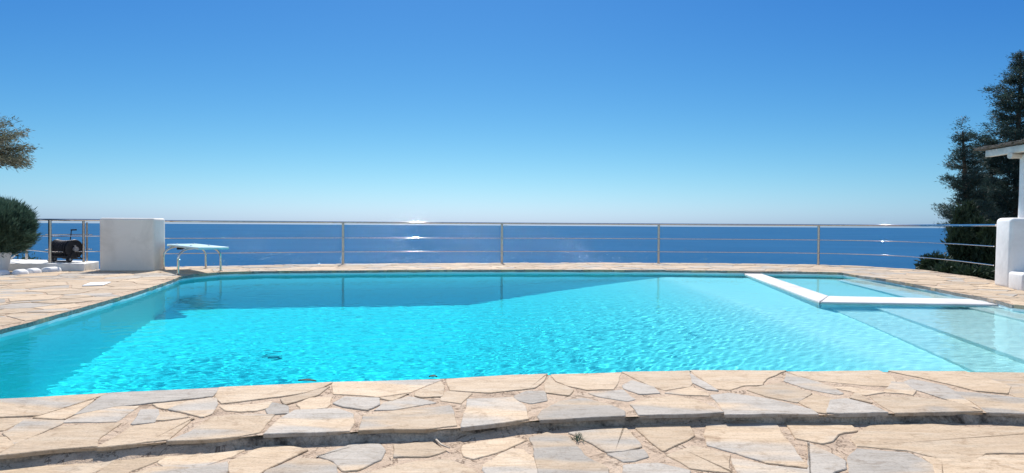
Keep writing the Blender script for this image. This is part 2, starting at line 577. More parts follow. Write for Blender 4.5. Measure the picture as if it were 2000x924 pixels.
class Stones:
    def __init__(s): s.v = []; s.f = []; s.c = []; s.n = 0

    def add(s, poly, z, drop, gshare, rough=0.008, seg=0.05, tone=None, amp_h=0.0025):
        poly = orient(poly)
        # chop the corners a little, subdivide, roughen
        pts = []
        n = len(poly)
        per = sum((poly[(i + 1) % n] - poly[i]).length for i in range(n))
        if per < 0.12: return
        for i in range(n):
            a, b = poly[i], poly[(i + 1) % n]
            L = (b - a).length
            if L < 1e-4: continue
            c = min(0.007, L * 0.12)
            e = (b - a) / L
            nn = Vector((e.y, -e.x))
            k = max(1, int((L - 2 * c) / seg))
            for j in range(k + 1):
                q = a + e * (c + (L - 2 * c) * j / k)
                d = (vnoise(q.x * 7 + 3.1, q.y * 7 + s.n * 1.7) - 0.5) * 2.2 * rough + (vnoise(q.x * 27, q.y * 27 + s.n) - 0.5) * 1.1 * rough
                pts.append(q + nn * d)
        m = len(pts)
        inn = offset(pts, -0.0035)
        cx = sum(p.x for p in pts) / m; cyy = sum(p.y for p in pts) / m
        hh = z + rs.uniform(-amp_h, amp_h)
        tx, ty = rs.uniform(-0.006, 0.006, 2)
        zf = lambda p: hh + tx * (p.x - cx) + ty * (p.y - cyy)
        b0 = len(s.v)
        s.v += [(p.x, p.y, zf(p)) for p in inn]
        s.v += [(p.x, p.y, zf(p) - 0.003) for p in pts]
        s.v += [(p.x, p.y, z - drop) for p in pts]
        s.f.append(tuple(range(b0, b0 + m)))
        for i in range(m):
            j = (i + 1) % m
            s.f.append((b0 + m + i, b0 + m + j, b0 + j, b0 + i))
            s.f.append((b0 + 2 * m + i, b0 + 2 * m + j, b0 + m + j, b0 + m + i))
        tn = rs.rand() if tone is None else tone
        s.c += [(tn, rs.rand() if False else ((s.n * 0.6180339) % 1.0), gshare, 1.0)] * (3 * m)
        s.n += 1

    def build(s, name, mat, parent=None):
        me = bpy.data.meshes.new(name)
        me.from_pydata(s.v, [], s.f)
        a = me.color_attributes.new('stone', 'FLOAT_COLOR', 'POINT')
        a.data.foreach_set('color', np.array(s.c, dtype=np.float32).ravel())
        me.update()
        return link(name, me, mat, parent)


def clip(poly, p, n):
    """keep the side where (q-p).n <= 0"""
    out = []
    m = len(poly)
    for i in range(m):
        a, b = poly[i], poly[(i + 1) % m]
        da, db = (a - p).dot(n), (b - p).dot(n)
        if da <= 0: out.append(a)
        if (da < 0 < db) or (db < 0 < da): out.append(a + (b - a) * (da / (da - db)))
    return out


def inside(poly, q):
    c = False
    n = len(poly)
    j = n - 1
    for i in range(n):
        a, b = poly[i], poly[j]
        if (a.y > q.y) != (b.y > q.y) and q.x < (b.x - a.x) * (q.y - a.y) / (b.y - a.y) + a.x: c = not c
        j = i
    return c


def dist_poly(poly, q):
    best = 1e9; bi = 0
    for i in range(len(poly)):
        a, b = poly[i], poly[(i + 1) % len(poly)]
        ab = b - a
        t = max(0, min(1, (q - a).dot(ab) / max(ab.length_squared, 1e-9)))
        d = (a + ab * t - q).length
        if d < best: best = d; bi = i
    return best, bi


def voronoi_stones(st, region, x0, x1, y0, y1, spacing, z, drop, gap, holes=(), seedf=None, cutters=None):
    seeds = []
    nx = int((x1 - x0) / spacing) + 1; ny = int((y1 - y0) / spacing) + 1
    for i in range(nx):
        for j in range(ny):
            q = Vector((x0 + (i + 0.5 * (j % 2) + rs.uniform(-.42, .42)) * spacing, y0 + (j + rs.uniform(-.42, .42)) * spacing))
            if rs.rand() < 0.12: continue
            wgt = rs.rand() ** 2 * (spacing * 0.55) ** 2
            seeds.append((q, wgt))
            if rs.rand() < 0.10:
                seeds.append((q + Vector(rs.uniform(-.3, .3, 2)) * spacing, 0.0))
    arr = np.array([(q.x, q.y) for q, _ in seeds]); wg = np.array([g for _, g in seeds])
    reg_ccw = orient(region)
    for i, (q, wq) in enumerate(seeds):
        if not inside(region, q): continue
        if any(inside(h, q) for h in holes): continue
        d2 = ((arr - arr[i]) ** 2).sum(1)
        idx = np.argsort(d2)[1:22]
        Rr = spacing * 1.7
        poly = [q + Vector((-Rr, -Rr)), q + Vector((Rr, -Rr)), q + Vector((Rr, Rr)), q + Vector((-Rr, Rr))]
        for k in idx:
            d = Vector((arr[k][0] - q.x, arr[k][1] - q.y)); L2 = d.length_squared
            if L2 < 1e-6: continue
            s_ = 0.5 + (wq - wg[k]) / (2 * L2)
            g = gap * (0.5 + 1.1 * h1(i * 7 + k * 3))
            dn = d.normalized()
            poly = clip(poly, q + d * s_ - dn * g * 0.5, dn)
            if len(poly) < 3: break
        if len(poly) < 3: continue
        # cut at the region's border and at the holes' edge
        for bd, sgn in [(reg_ccw, 1)] + [(orient(h), -1) for h in holes]:
            if len(poly) < 3: break
            cuts = set()
            for v in poly:
                ins = inside(bd, v)
                if (sgn == 1 and not ins) or (sgn == -1 and ins):
                    cuts.add(dist_poly(bd, v)[1])
            if cuts:
                cuts.add(dist_poly(bd, q)[1])
            for ci in cuts:
                a, b = bd[ci], bd[(ci + 1) % len(bd)]
                e = (b - a).normalized(); nn = Vector((e.y, -e.x)) * sgn
                if (q - a).dot(nn) < 0:
                    poly = clip(poly, a - nn * 0.0, nn)
                    if len(poly) < 3: break
        if len(poly) < 3: continue
        n = len(poly)
        area = abs(sum(poly[a].x * poly[(a + 1) % n].y - poly[(a + 1) % n].x * poly[a].y for a in range(n))) / 2
        if area < 0.012: continue
        st.add(poly, z, drop, rs.choice([0.0, 0.12, 0.22, 0.34], p=[.3, .3, .2, .2]))


TILES = {1: 0, 2: 500, 3: 1000, 4: 1500}
# traced flagstones: (tile, grey share, [(u, v) at 4x])
UP = [
 (1, .14, [(-600,372),(0,345),(300,331),(830,297),(600,375),(310,465),(0,480),(-600,520)]),
 (1, .45, [(830,294),(1720,254),(1650,318),(1100,375),(880,400),(585,462),(700,390)]),
 (1, .00, [(1722,254),(2580,214),(2510,250),(2380,290),(2180,320),(2000,338),(1850,362),(1735,372),(1690,315)]),
 (1, .00, [(610,385),(735,345),(580,450),(490,493),(265,488),(340,465)]),
 (1, .00, [(-300,500),(0,495),(200,487),(20,582),(-300,620)]),
 (1, .30, [(245,497),(500,507),(465,535),(105,690),(85,635),(35,600),(205,497)]),
 (1, .10, [(600,465),(900,402),(1075,395),(905,512),(500,518)]),
 (1, .02, [(480,555),(925,530),(760,640),(745,705),(440,727),(0,770),(105,700)]),
 (1, .02, [(-400,640),(30,640),(90,700),(-50,775),(-400,800)]),
 (1, .10, [(1040,555),(1200,530),(1505,492),(1310,655),(780,708),(930,620)]),
 (1, .45, [(1105,425),(1220,422),(1238,460),(1195,518),(1045,530)]),
 (1, .00, [(1200,380),(1470,358),(1300,415),(1235,402)]),
 (1, .28, [(1480,360),(1635,330),(1688,332),(1695,385),(1640,455),(1580,475),(1420,440),(1330,417)]),
 (1, .05, [(1250,445),(1400,450),(1460,478),(1290,502),(1225,500)]),
 (1, .02, [(1735,395),(2000,378),(2110,360),(2085,408),(2000,428),(1880,432),(1780,424)]),
 (1, .20, [(1660,480),(1800,462),(2125,462),(2020,596),(1850,630),(1640,648),(1320,660),(1500,590)]),
 (2, .05, [(200,340),(380,300),(520,258),(565,245),(480,305),(430,322),(235,378)]),
 (2, .35, [(130,368),(235,392),(245,448),(105,455),(85,420)]),
 (2, .00, [(325,378),(430,332),(588,325),(572,380),(540,405),(370,430),(352,398)]),
 (2, .06, [(600,207),(1445,184),(1350,222),(1200,283),(965,322),(850,310),(615,298)]),
 (2, .35, [(605,372),(700,325),(955,336),(962,382),(870,422),(690,398)]),
 (2, .00, [(985,332),(1180,302),(1060,350)]),
 (2, .04, [(1250,290),(1440,200),(1465,245),(1445,318),(1300,325),(1250,312)]),
 (2, .18, [(930,425),(1010,365),(1200,318),(1330,350),(1390,365),(1080,418)]),
 (2, .02, [(1490,184),(2000,154),(2270,146),(2240,200),(2170,252),(2000,272),(1830,288),(1520,270),(1505,225)]),
 (2, .22, [(1465,290),(1500,278),(1680,294),(1600,370),(1450,350)]),
 (2, .20, [(310,430),(640,412),(755,452),(762,520),(730,585),(400,598),(70,608),(190,500)]),
 (2, .20, [(845,462),(1100,428),(1505,390),(1545,470),(1565,545),(1300,572),(1060,568),(815,580)]),
 (2, .18, [(1660,345),(2000,335),(2095,400),(2125,495),(1900,526),(1620,555)]),
 (3, .02, [(315,150),(850,130),(825,190),(785,262),(590,267),(440,233),(355,197)]),
 (3, .00, [(262,225),(290,175),(330,212),(420,240),(470,268),(435,308),(275,288)]),
 (3, .30, [(25,312),(120,275),(255,275),(262,348),(150,370),(35,340)]),
 (3, .30, [(215,470),(245,420),(390,353),(560,332),(750,377),(865,432),(872,466),(600,476),(380,490),(225,498)]),
 (3, .12, [(872,130),(1375,119),(1402,210),(1375,238),(1200,268),(1105,238),(960,172)]),
 (3, .38, [(865,232),(940,195),(1100,245),(1140,290),(1000,298),(885,258)]),
 (3, .34, [(610,292),(860,268),(950,338),(900,350),(690,318)]),
 (3, .24, [(935,382),(1100,333),(1280,318),(1450,352),(1640,438),(1400,452),(1000,460),(962,408)]),
 (3, .10, [(1395,114),(2130,120),(2060,150),(1985,180),(1945,228),(1810,233),(1700,265),(1605,258),(1490,180)]),
 (3, .38, [(1395,145),(1480,195),(1600,272),(1530,266),(1415,212)]),
 (3, .15, [(1210,290),(1400,245),(1530,298),(1530,312),(1330,302)]),
 (3, .40, [(1565,308),(1700,294),(2000,335),(2340,418),(2385,452),(2000,450),(1672,455),(1610,360)]),
 (3, .22, [(1840,268),(1960,240),(2100,214),(2330,292),(2225,362),(2000,322)]),
 (4, .06, [(165,125),(860,119),(975,172),(990,198),(945,236),(780,230),(500,204),(380,190),(262,160)]),
 (4, .20, [(135,198),(155,145),(380,205),(500,243),(575,292),(540,300),(300,258)]),
 (4, .08, [(520,250),(640,246),(800,272),(900,285),(800,300),(760,306),(650,278)]),
 (4, .32, [(920,285),(972,205),(1055,212),(1142,272),(1125,305),(1050,292)]),
 (4, .02, [(960,122),(1540,128),(1880,240),(1862,296),(1630,276),(1450,230),(1200,172)]),
 (4, .22, [(1570,129),(2500,140),(2500,330),(2000,345),(1895,298),(1900,240)]),
 (4, .34, [(1125,185),(1380,235),(1555,350),(1660,425),(1400,340),(1155,265),(1070,205)]),
 (4, .28, [(1460,285),(1620,295),(1900,325),(2500,400),(2500,462),(2000,450),(1720,440),(1610,360)]),
 (4, .02, [(365,305),(510,340),(445,448),(400,442),(250,368)]),
 (4, .34, [(500,352),(620,338),(790,382),(930,445),(560,452),(468,446)]),
 (4, .00, [(650,330),(690,290),(800,366)]),
 (4, .16, [(800,315),(1130,325),(1420,355),(1660,432),(1000,445),(860,362)]),
]
LOW = [
 (1, .20, [(-700,900),(0,870),(120,835),(290,822),(560,828),(900,785),(912,812),(700,915),(560,1150),(-700,1150)]),
 (1, .06, [(940,785),(1250,756),(1280,792),(1000,905),(900,1150),(600,1150),(750,930)]),
 (1, .26, [(1310,752),(1700,706),(1990,655),(2030,665),(1800,785),(1560,865),(1320,878),(1240,830)]),
 (1, .34, [(1010,930),(1200,872),(1500,885),(1770,835),(1750,920),(1650,1150),(950,1150)]),
 (2, .04, [(-185,820),(0,735),(120,708),(300,714),(395,738),(30,905),(-60,1000),(-200,1000)]),
 (2, .28, [(85,900),(330,805),(555,820),(612,862),(640,1150),(-50,1150)]),
 (2, .32, [(480,788),(760,690),(955,695),(992,740),(965,808),(790,893),(690,898),(610,820)]),
 (2, .24, [(1075,702),(1370,675),(1470,742),(1340,786),(1085,790)]),
 (2, .00, [(910,905),(1270,832),(1500,815),(1690,900),(1790,1150),(830,1150)]),
 (2, .10, [(1625,702),(1800,668),(2000,645),(2090,660),(1900,738),(1700,805),(1635,788)]),
 (2, .26, [(1790,850),(2000,724),(2080,730),(2150,800),(2195,900),(2260,1150),(1930,1150),(1795,880)]),
 (3, .26, [(135,640),(270,603),(425,640),(560,780),(730,880),(760,1150),(300,1150),(210,860),(190,740)]),
 (3, .30, [(460,603),(640,582),(872,552),(1005,708),(860,740),(745,752)]),
 (3, .36, [(760,768),(1020,735),(1050,788),(955,820),(870,826)]),
 (3, .03, [(970,562),(1080,528),(1375,540),(1420,620),(1320,674),(1185,738),(1060,648)]),
 (3, .22, [(1525,525),(1700,505),(2015,482),(2095,600),(2290,865),(2000,835),(1535,698)]),
 (3, .04, [(1215,772),(1420,706),(1680,772),(1690,870),(1725,915),(1410,875)]),
 (3, .36, [(890,862),(1150,846),(1380,900),(1400,1150),(820,1150)]),
 (3, .28, [(1725,805),(1840,818),(2000,856),(2305,892),(2330,1150),(1850,1150),(1790,930)]),
 (4, .05, [(135,512),(460,494),(615,532),(690,588),(540,616),(490,664),(420,684),(225,646)]),
 (4, .06, [(650,642),(785,562),(825,542),(1240,538),(1600,564),(1900,558),(2400,590),(2400,752),(1700,760),(1600,818),(1400,812),(1100,738),(700,705)]),
 (4, .34, [(325,692),(440,742),(590,820),(592,880),(500,912),(520,1150),(350,1150),(322,860)]),
 (4, .32, [(630,790),(700,722),(1100,758),(1290,850),(1380,1150),(690,1150)]),
 (4, .10, [(1225,792),(1600,835),(1720,780),(2400,772),(2400,1150),(1400,1150),(1310,860)]),
]


def trace_stones(st, data, z, drop, rough):
    for tile, g, pts in data:
        poly = [P(TILES[tile] + u / 4, 694 + v / 4, z) for u, v in pts]
        st.add(offset(orient([Vector((p.x, p.y)) for p in poly]), 0.010), z, drop, g + (rs.rand() - .5) * .04, rough=rough, seg=0.035)


# mortar bed of the two levels
_tray = offset(densify(POOL, 0.4), 0.012)
deck = sheet('pool_deck', deck_outer, [_tray], -0.0065, M_MORTAR, 0.0)
low_outer = [Vector((-18, -6)), Vector((16, -6)), Vector((16, 5.2))] + [p + Vector((0, 0.12)) for p in step_full[::-1]][1:-1] + [Vector((-18, 3.0))]
terrace = sheet('lower_terrace', low_outer, [], -STEP - 0.0065, M_MORTAR, 0.0)

st = Stones()
trace_stones(st, UP, 0.0, 0.020, 0.006)
nx0 = min(P(0 - 150, 694 + 500 / 4).x, -3.2); nx1 = 5.15
# region of the traced strip is left out of the random laying
strip = [p.copy() for p in step_full if -3.55 < p.x < 5.3]
strip = [Vector((-3.55, strip[0].y))] + strip + [Vector((5.3, strip[-1].y)), Vector((5.3, 4.75))] + [Vector((p.x, p.y + .02)) for p in near[::-1]] + [Vector((-3.55, near[0].y))]
voronoi_stones(st, deck_outer, -13.5, 12.5, 1.0, 18.6, 0.46, 0.0, 0.05, 0.030, holes=(POOL, strip))
so = st.build('flagstone_paving', M_STONE, None)
tag(so, kind='structure')
st2 = Stones()
trace_stones(st2, LOW, -STEP, 0.03, 0.008)
low_reg = [Vector((-9, -4)), Vector((9, -4)), Vector((9, 4))] + [p - Vector((0, 0.05)) for p in step_full[::-1] if abs(p.x) < 9] + [Vector((-9, 2.0))]
seen_strip = [Vector((-3.9, 1.95)), Vector((4.2, 2.28)), Vector((6, 4.2)), Vector((-6, 4.2))]
voronoi_stones(st2, low_reg, -9, 9, -4, 4.4, 0.5, -STEP, 0.03, 0.05, holes=(seen_strip,))
tag(st2.build('terrace_paving', M_STONE), kind='structure')

# riser under the deck edge: a rough, recessed course of edge stones
mb = MB()
line = densify(step_full, 0.03, closed=False)
nl = len(line)
vs = []
for i, p in enumerate(line):
    lump = vnoise(p.x * 2.3, 4.2); lump2 = vnoise(p.x * 11, 9.1); lump3 = vnoise(p.x * 40, 2.2)
    for k in range(6):
        zz = -0.016 - (STEP + 0.02) * k / 5
        back = 0.010 - 0.045 * max(0.0, lump - 0.45) * (k / 2.5) - 0.02 * (lump2 - .5) - 0.012 * (vnoise(p.x * 30, k * 3.3) - .5)
        vs.append((p.x, p.y + back, zz))
mb.add(vs, [(i * 6 + k, (i + 1) * 6 + k, (i + 1) * 6 + k + 1, i * 6 + k + 1) for i in range(nl - 1) for k in range(5)], True)
tag(mb.build('step_riser', M_RISER), kind='structure')

# loose mortar banked against the foot of the step, more in some places than in others
mb = MB()
vs = []
for i, p in enumerate(line):
    a_ = max(0.0, vnoise(p.x * 1.7 + 3, 7.7) - 0.40) * 0.085 + max(0, vnoise(p.x * 9 + 3, 1.7) - .5) * 0.03
    if p.x < -1.3: a_ += 0.016
    a_ = min(a_, STEP * 0.8)
    for k in range(5):
        t_ = k / 4
        jit = (vnoise(p.x * 28, k * 5.1) - .5) * 0.010
        vs.append((p.x, p.y + 0.012 - 0.065 * t_ * (0.5 + a_ * 18), -STEP - 0.010 + a_ * (1 - t_) ** 1.4 + jit * (0.3 + a_ * 20) * (1 if 0 < k < 4 else .2) * (0 if k == 4 else 1)))
mb.add(vs, [(i * 5 + k, (i + 1) * 5 + k, (i + 1) * 5 + k + 1, i * 5 + k + 1) for i in range(nl - 1) for k in range(4)], True)
tag(mb.build('mortar_fillet', M_MORTAR), kind='structure')

# coping face: the cut edge of the paving above the water
mb = MB()
cp = densify(POOL, 0.06)
cin = offset(cp, 0.006)
n = len(cp)
vs = []
for i, p in enumerate(cin):
    a = (vnoise(p.x * 9 + 50, p.y * 9 + 50) - .5) * 0.012
    d = (p - cp[i]).normalized()
    q = p + d * a
    vs += [(q.x, q.y, -0.006), (q.x + d.x * .002, q.y + d.y * .002, -0.055 + (vnoise(p.x * 6, p.y * 6) - .5) * 0.015)]
mb.add(vs, [(2 * i, 2 * ((i + 1) % n), 2 * ((i + 1) % n) + 1, 2 * i + 1) for i in range(n)])
tag(mb.build('coping_edge', M_COPE), kind='structure')

# ------------------------------------------------------------------ pool basin
def sstep(a, b, x):
    t = max(0.0, min(1.0, (x - a) / (b - a)))
    return t * t * (3 - 2 * t)


def depth_at(x, y):
    s = (x + 0.9) / (3.4 + 0.9)
    s = max(0.0, min(1.0, s))
    d = 3.15 + (0.60 - 3.15) * (s ** 1.15)
    return d


mb = MB()
wl = densify(POOL, 0.25)
wi = offset(wl, 0.016); wo = offset(wl, 0.25)
n = len(wl)
vs = [(p.x, p.y, -0.018) for p in wi] + [(p.x, p.y, -3.4) for p in wi] + [(p.x, p.y, -3.4) for p in wo] + [(p.x, p.y, -0.018) for p in wo]
fs = []
for r in range(4):
    for i in range(n):
        j = (i + 1) % n
        fs.append((r * n + i, r * n + j, ((r + 1) % 4) * n + j, ((r + 1) % 4) * n + i))
mb.add(vs, fs)
gx = np.arange(-8.2, 9.6, 0.2); gy = np.arange(2.8, 15.6, 0.6)
vs = [(x, y, WATER_Z - depth_at(x, y)) for y in gy for x in gx]
nx_ = len(gx)
mb.add(vs, [(j * nx_ + i, j * nx_ + i + 1, (j + 1) * nx_ + i + 1, (j + 1) * nx_ + i) for j in range(len(gy) - 1) for i in range(nx_ - 1)], True)
basin = mb.build('pool_basin', M_POOL)
tag(basin, kind='structure')

# steps inside the shallow end (run along the right side)
M_STEPS = mottled('pool_step_paint', (0.72, 0.76, 0.74), (0.80, 0.82, 0.80), 0.6, 2, 60, 0.0)
mb = MB()
def under(px, py, dep):
    """pixel of something at depth dep under water -> true plan position (refraction undone)"""
    q = P(px, py, WATER_Z)
    r = math.hypot(q.x, q.y); th = math.atan2(r, 1 - WATER_Z)
    tr = math.tan(math.asin(math.sin(th) / 1.333)) * dep
    return Vector((q.x * (r + tr) / r, q.y * (r + tr) / r))


spa_y = 8.6
stairs = []
for (a, b, dep, bot) in (((1622, 602), (1905, 726), 0.50, 3.0), ((1725, 606), (2000, 703), 0.30, 0.6), ((1915, 606), (2000, 626), 0.12, 0.4)):
    A = under(*a, dep); B = under(*b, dep)
    e = (A - B).normalized()
    A2 = A + e * 1.0; B2 = B - e * 3.0
    poly = [B2, Vector((9.2, B2.y)), Vector((9.2, A2.y)), A2]
    mb.prism(poly, WATER_Z - 1.2, WATER_Z - dep)
steps = mb.build('pool_steps', M_STEPS, None, bevel=0.02)
tag(steps, kind='structure')

# spa: two low white walls and a floor, a sloping bench along the coping
spa = thing('spa_divider', 'low white wall closing off the small square spa at the right end of the pool', 'pool wall')
zt = WATER_Z + 0.026
ext = 0.5
o0 = P(1441, 529.5, zt); o1 = P(1600, 589, zt); o2 = P(1962, 594.5, zt)
i0 = P(1474, 530, zt); i1 = P(1618, 577.5, zt); i2 = P(1925, 584.5, zt)
def V2(p): return Vector((p.x, p.y))
o0, o1, o2, i0, i1, i2 = map(V2, (o0, o1, o2, i0, i1, i2))
d1 = (o0 - o1).normalized(); d2 = (o2 - o1).normalized()
mb = MB()
M_SPA = plaster('worn_white_render', (0.64, 0.62, 0.60), (0.52, 0.50, 0.48))
mb.prism([o1, i1, i0 + d1 * .25, o0 + d1 * .25], WATER_Z - 2.2, zt)
mb.build('side_wall', M_SPA, spa, bevel=0.012)
mb = MB()
mb.prism([o1 + d2 * 0.02 , o2 + d2 * .3, i2 + d2 * .3, i1 + d2 * .002], WATER_Z - 2.2, zt - 0.003)
mb.build('front_wall', M_SPA, spa, bevel=0.012)
for ch in spa.children: ch.cycles.is_caustics_receiver = True
mb = MB()
sf = [o1, o2 + d2 * .3, Vector((8.95, 15.2)), o0 + d1 * .3]
mb.prism(sf, WATER_Z - 2.0, WATER_Z - 0.55)
# two inner bench levels
c0 = P(1690, 545); 
mb2pts = [(6.3, 9.2), (8.9, 8.6), (9.4, 13.3), (7.7, 13.0)]
spafloor = mb.build('spa_floor', M_STEPS); tag(spafloor, kind='structure')
mb = MB()
e0 = V2(P(1672, 537.5)); e1 = V2(P(1968, 592)); f0 = under(1672, 546, 0.2); f1 = under(1850, 588, 0.2)
f0 = Vector((e0.x - 0.15, e0.y)); f1 = Vector((i1.x + 1.3, i1.y + 0.12))
vs = [(e0.x + .1, e0.y + .1, WATER_Z - 0.012), (e1.x + .1, e1.y, WATER_Z - 0.012), (f1.x, f1.y, WATER_Z - 0.13), (f0.x - .3, f0.y, WATER_Z - 0.10),
      (e0.x + .1, e0.y + .1, -1.5), (e1.x + .1, e1.y, -1.5), (f1.x, f1.y, -1.5), (f0.x, f0.y, -1.5)]
mb.add(vs, [(0, 1, 2, 3), (4, 7, 6, 5), (0, 3, 7, 4), (1, 5, 6, 2), (2, 6, 7, 3), (0, 4, 5, 1)])
bench = mb.build('spa_bench', M_PLASTER, None, bevel=0.02); tag(bench, kind='structure')

for o in (basin, steps, spafloor, bench):
    o.cycles.is_caustics_receiver = True

# ------------------------------------------------------------------ pool water
def ripple_field(x, y):
    r = np.random.RandomState(5)
    h = np.zeros_like(x)
    for i in range(46):
        lam = 0.075 * (4.6 ** (r.rand() ** 1.25))
        k = 2 * math.pi / lam
        th = r.normal(1.9, 1.0)
        slope = 0.0048 * (lam / 0.16) ** -0.15
        ph = r.rand() * 6.28
        wob = 1.0 + 0.0 * x
        h += slope / k * np.sin(k * (x * math.cos(th) + y * math.sin(th)) + ph + 0.9 * np.sin(0.7 * x + 0.5 * y + i) + 0.8 * np.sin(1.3 * y - 0.6 * x + 2 * i)) * wob
    # calmer in the lee of the far wall and in the far left corner
    calm = 0.30 + 0.70 / (1 + np.exp((y - 10.2) * 1.1))
    calm *= 0.72 + 0.28 * np.sin(0.8 * x + 1.1 * np.sin(0.6 * y)) * np.sin(0.7 * y + 0.5)
    calm *= 0.45 + 0.55 / (1 + np.exp(-(x + 4.3) * 2.5))
    return h * calm * 1.15


DX = 0.021
gx = np.arange(-8.3, 9.6, DX); gy = np.arange(3.0, 15.6, DX)
X, Y = np.meshgrid(gx, gy)
# which cells lie within the basin (plus a margin inside the wall)
po = offset(POOL, 0.08)
px_ = np.array([p.x for p in po]); py_ = np.array([p.y for p in po])
cxm = X[:-1, :-1] + DX / 2; cym = Y[:-1, :-1] + DX / 2
ins = np.zeros(cxm.shape, bool)
j = len(po) - 1
for i in range(len(po)):
    cnd = (py_[i] > cym) != (py_[j] > cym)
    with np.errstate(divide='ignore', invalid='ignore'):
        xx = (px_[j] - px_[i]) * (cym - py_[i]) / (py_[j] - py_[i] + 1e-12) + px_[i]
    ins ^= cnd & (cxm < xx)
    j = i
NY, NX = X.shape
idx = np.arange(NY * NX).reshape(NY, NX)
quads = np.stack([idx[:-1, :-1][ins], idx[:-1, 1:][ins], idx[1:, 1:][ins], idx[1:, :-1][ins]], 1)
used = np.zeros(NY * NX, bool); used[quads.ravel()] = True
remap = -np.ones(NY * NX, int); remap[used] = np.arange(used.sum())
nu = int(used.sum())
Xu, Yu = X.ravel()[used], Y.ravel()[used]
Z = WATER_Z + ripple_field(Xu, Yu)
top = remap[quads]
verts = np.concatenate([np.stack([Xu, Yu, Z], 1), np.stack([Xu, Yu, np.full(nu, -3.6)], 1)])
bot = top[:, ::-1] + nu
# boundary edges
insp = np.pad(ins, 1)
side = []
def edges(mask, a, b):
    A = remap[a[mask]]; B = remap[b[mask]]
    side.append(np.stack([B, A, A + nu, B + nu], 1))
edges(ins & ~insp[:-2, 1:-1], idx[:-1, :-1], idx[:-1, 1:])
edges(ins & ~insp[1:-1, 2:], idx[:-1, 1:], idx[1:, 1:])
edges(ins & ~insp[2:, 1:-1], idx[1:, 1:], idx[1:, :-1])
edges(ins & ~insp[1:-1, :-2], idx[1:, :-1], idx[:-1, :-1])
faces = np.concatenate([top, bot] + side)
me = bpy.data.meshes.new('pool_water')
me.vertices.add(len(verts)); me.vertices.foreach_set('co', verts.astype(np.float32).ravel())
me.loops.add(faces.size); me.loops.foreach_set('vertex_index', faces.astype(np.int32).ravel())
me.polygons.add(len(faces)); me.polygons.foreach_set('loop_start', np.arange(0, faces.size, 4, dtype=np.int32))
sm = np.zeros(len(faces), bool); sm[:len(top)] = True
me.polygons.foreach_set('use_smooth', sm)
me.update(calc_edges=True)
# keep the surface normals clear of the skirt's
water = link('pool_water', me, M_WATER)
me.validate()
es = me.attributes.get('sharp_face')
tag(water, kind='structure')
water.cycles.is_caustics_caster = True
# the absorbing body of water: its boundary lies just clear of the ripples
mb = MB()
mb.prism([(p.x, p.y) for p in offset(POOL, 0.10)], -3.7, WATER_Z + 0.016)
tag(mb.build('pool_water', water_body_mat()), kind='structure')

# ------------------------------------------------------------------ sea and land
mb = MB()
RS = 150000.0; SEA_Z = -75.0
rings = [0.0] + [60 * (1.35 ** k) for k in range(27)]
rings = [r for r in rings if r < RS] + [RS]
nseg = 72
vs = [(0, 0, SEA_Z)]
for r in rings[1:]:
    vs += [(r * math.cos(2 * math.pi * k / nseg), r * math.sin(2 * math.pi * k / nseg), SEA_Z) for k in range(nseg)]
fs = [(0, 1 + k, 1 + (k + 1) % nseg) for k in range(nseg)]
for i in range(len(rings) - 2):
    for k in range(nseg):
        a = 1 + i * nseg + k; b = 1 + i * nseg + (k + 1) % nseg
        fs.append((a, a + nseg, b + nseg, b))
mb.add(vs, fs)
tag(mb.build('sea', M_SEA, None, fix=False), kind='structure')


# land: plateau beside the terrace, then the slope down to the sea
def terrain_z(x, y):
    q = Vector((x, y))
    if inside(deck_outer, q) or (-19 < x < 17 and -7 < y < 6): return -4.3
    edge = 13.2 if x < -9 else (11.5 if x > 10 else 16.0)
    d = max(0.0, y - edge)
    side_ = max(0.0, abs(x) - 60) * 0.15
    z = -0.35 - 0.62 * max(0, d - 0.3) - side_ * (1 if y > 0 else 0.3) + max(0, -y - 8) * 0.12
    z += (vnoise(x * .35, y * .35) - .5) * min(1.6, 0.25 + d * .08)
    return max(z, SEA_Z - 3)


xs = sorted(set(list(np.arange(-26, 27, 0.8)) + [s_ * 26 * 1.25 ** k for k in range(1, 12) for s_ in (-1, 1)]))
ys = sorted(set([-26 * 1.3 ** k for k in range(1, 8)] + list(np.arange(-26, 27, 0.8)) + [27 + 4 * k for k in range(40)]))
mb = MB()
mb.add([(x, y, terrain_z(x, y)) for y in ys for x in xs], [(j * len(xs) + i, j * len(xs) + i + 1, (j + 1) * len(xs) + i + 1, (j + 1) * len(xs) + i) for j in range(len(ys) - 1) for i in range(len(xs) - 1)], True)
M_LAND = mottled('scrubby_hillside', (0.045, 0.055, 0.025), (0.22, 0.17, 0.11), 0.95, 0.8, 6, 1.0, 0.3)
tag(mb.build('terrain', M_LAND, fix=False), kind='structure')
# side face of the deck slab
mb = MB()
oo = OUT
mb.add([(p.x, p.y, -0.02) for p in oo] + [(p.x, p.y, -1.6) for p in oo], [(i, i + 1, len(oo) + i + 1, len(oo) + i) for i in range(len(oo) - 1)])
tag(mb.build('deck_edge', M_PLASTER), kind='structure')

# ------------------------------------------------------------------ railing
def curve_at(pts, q):
    return min(range(len(pts)), key=lambda i: (pts[i] - q).length)


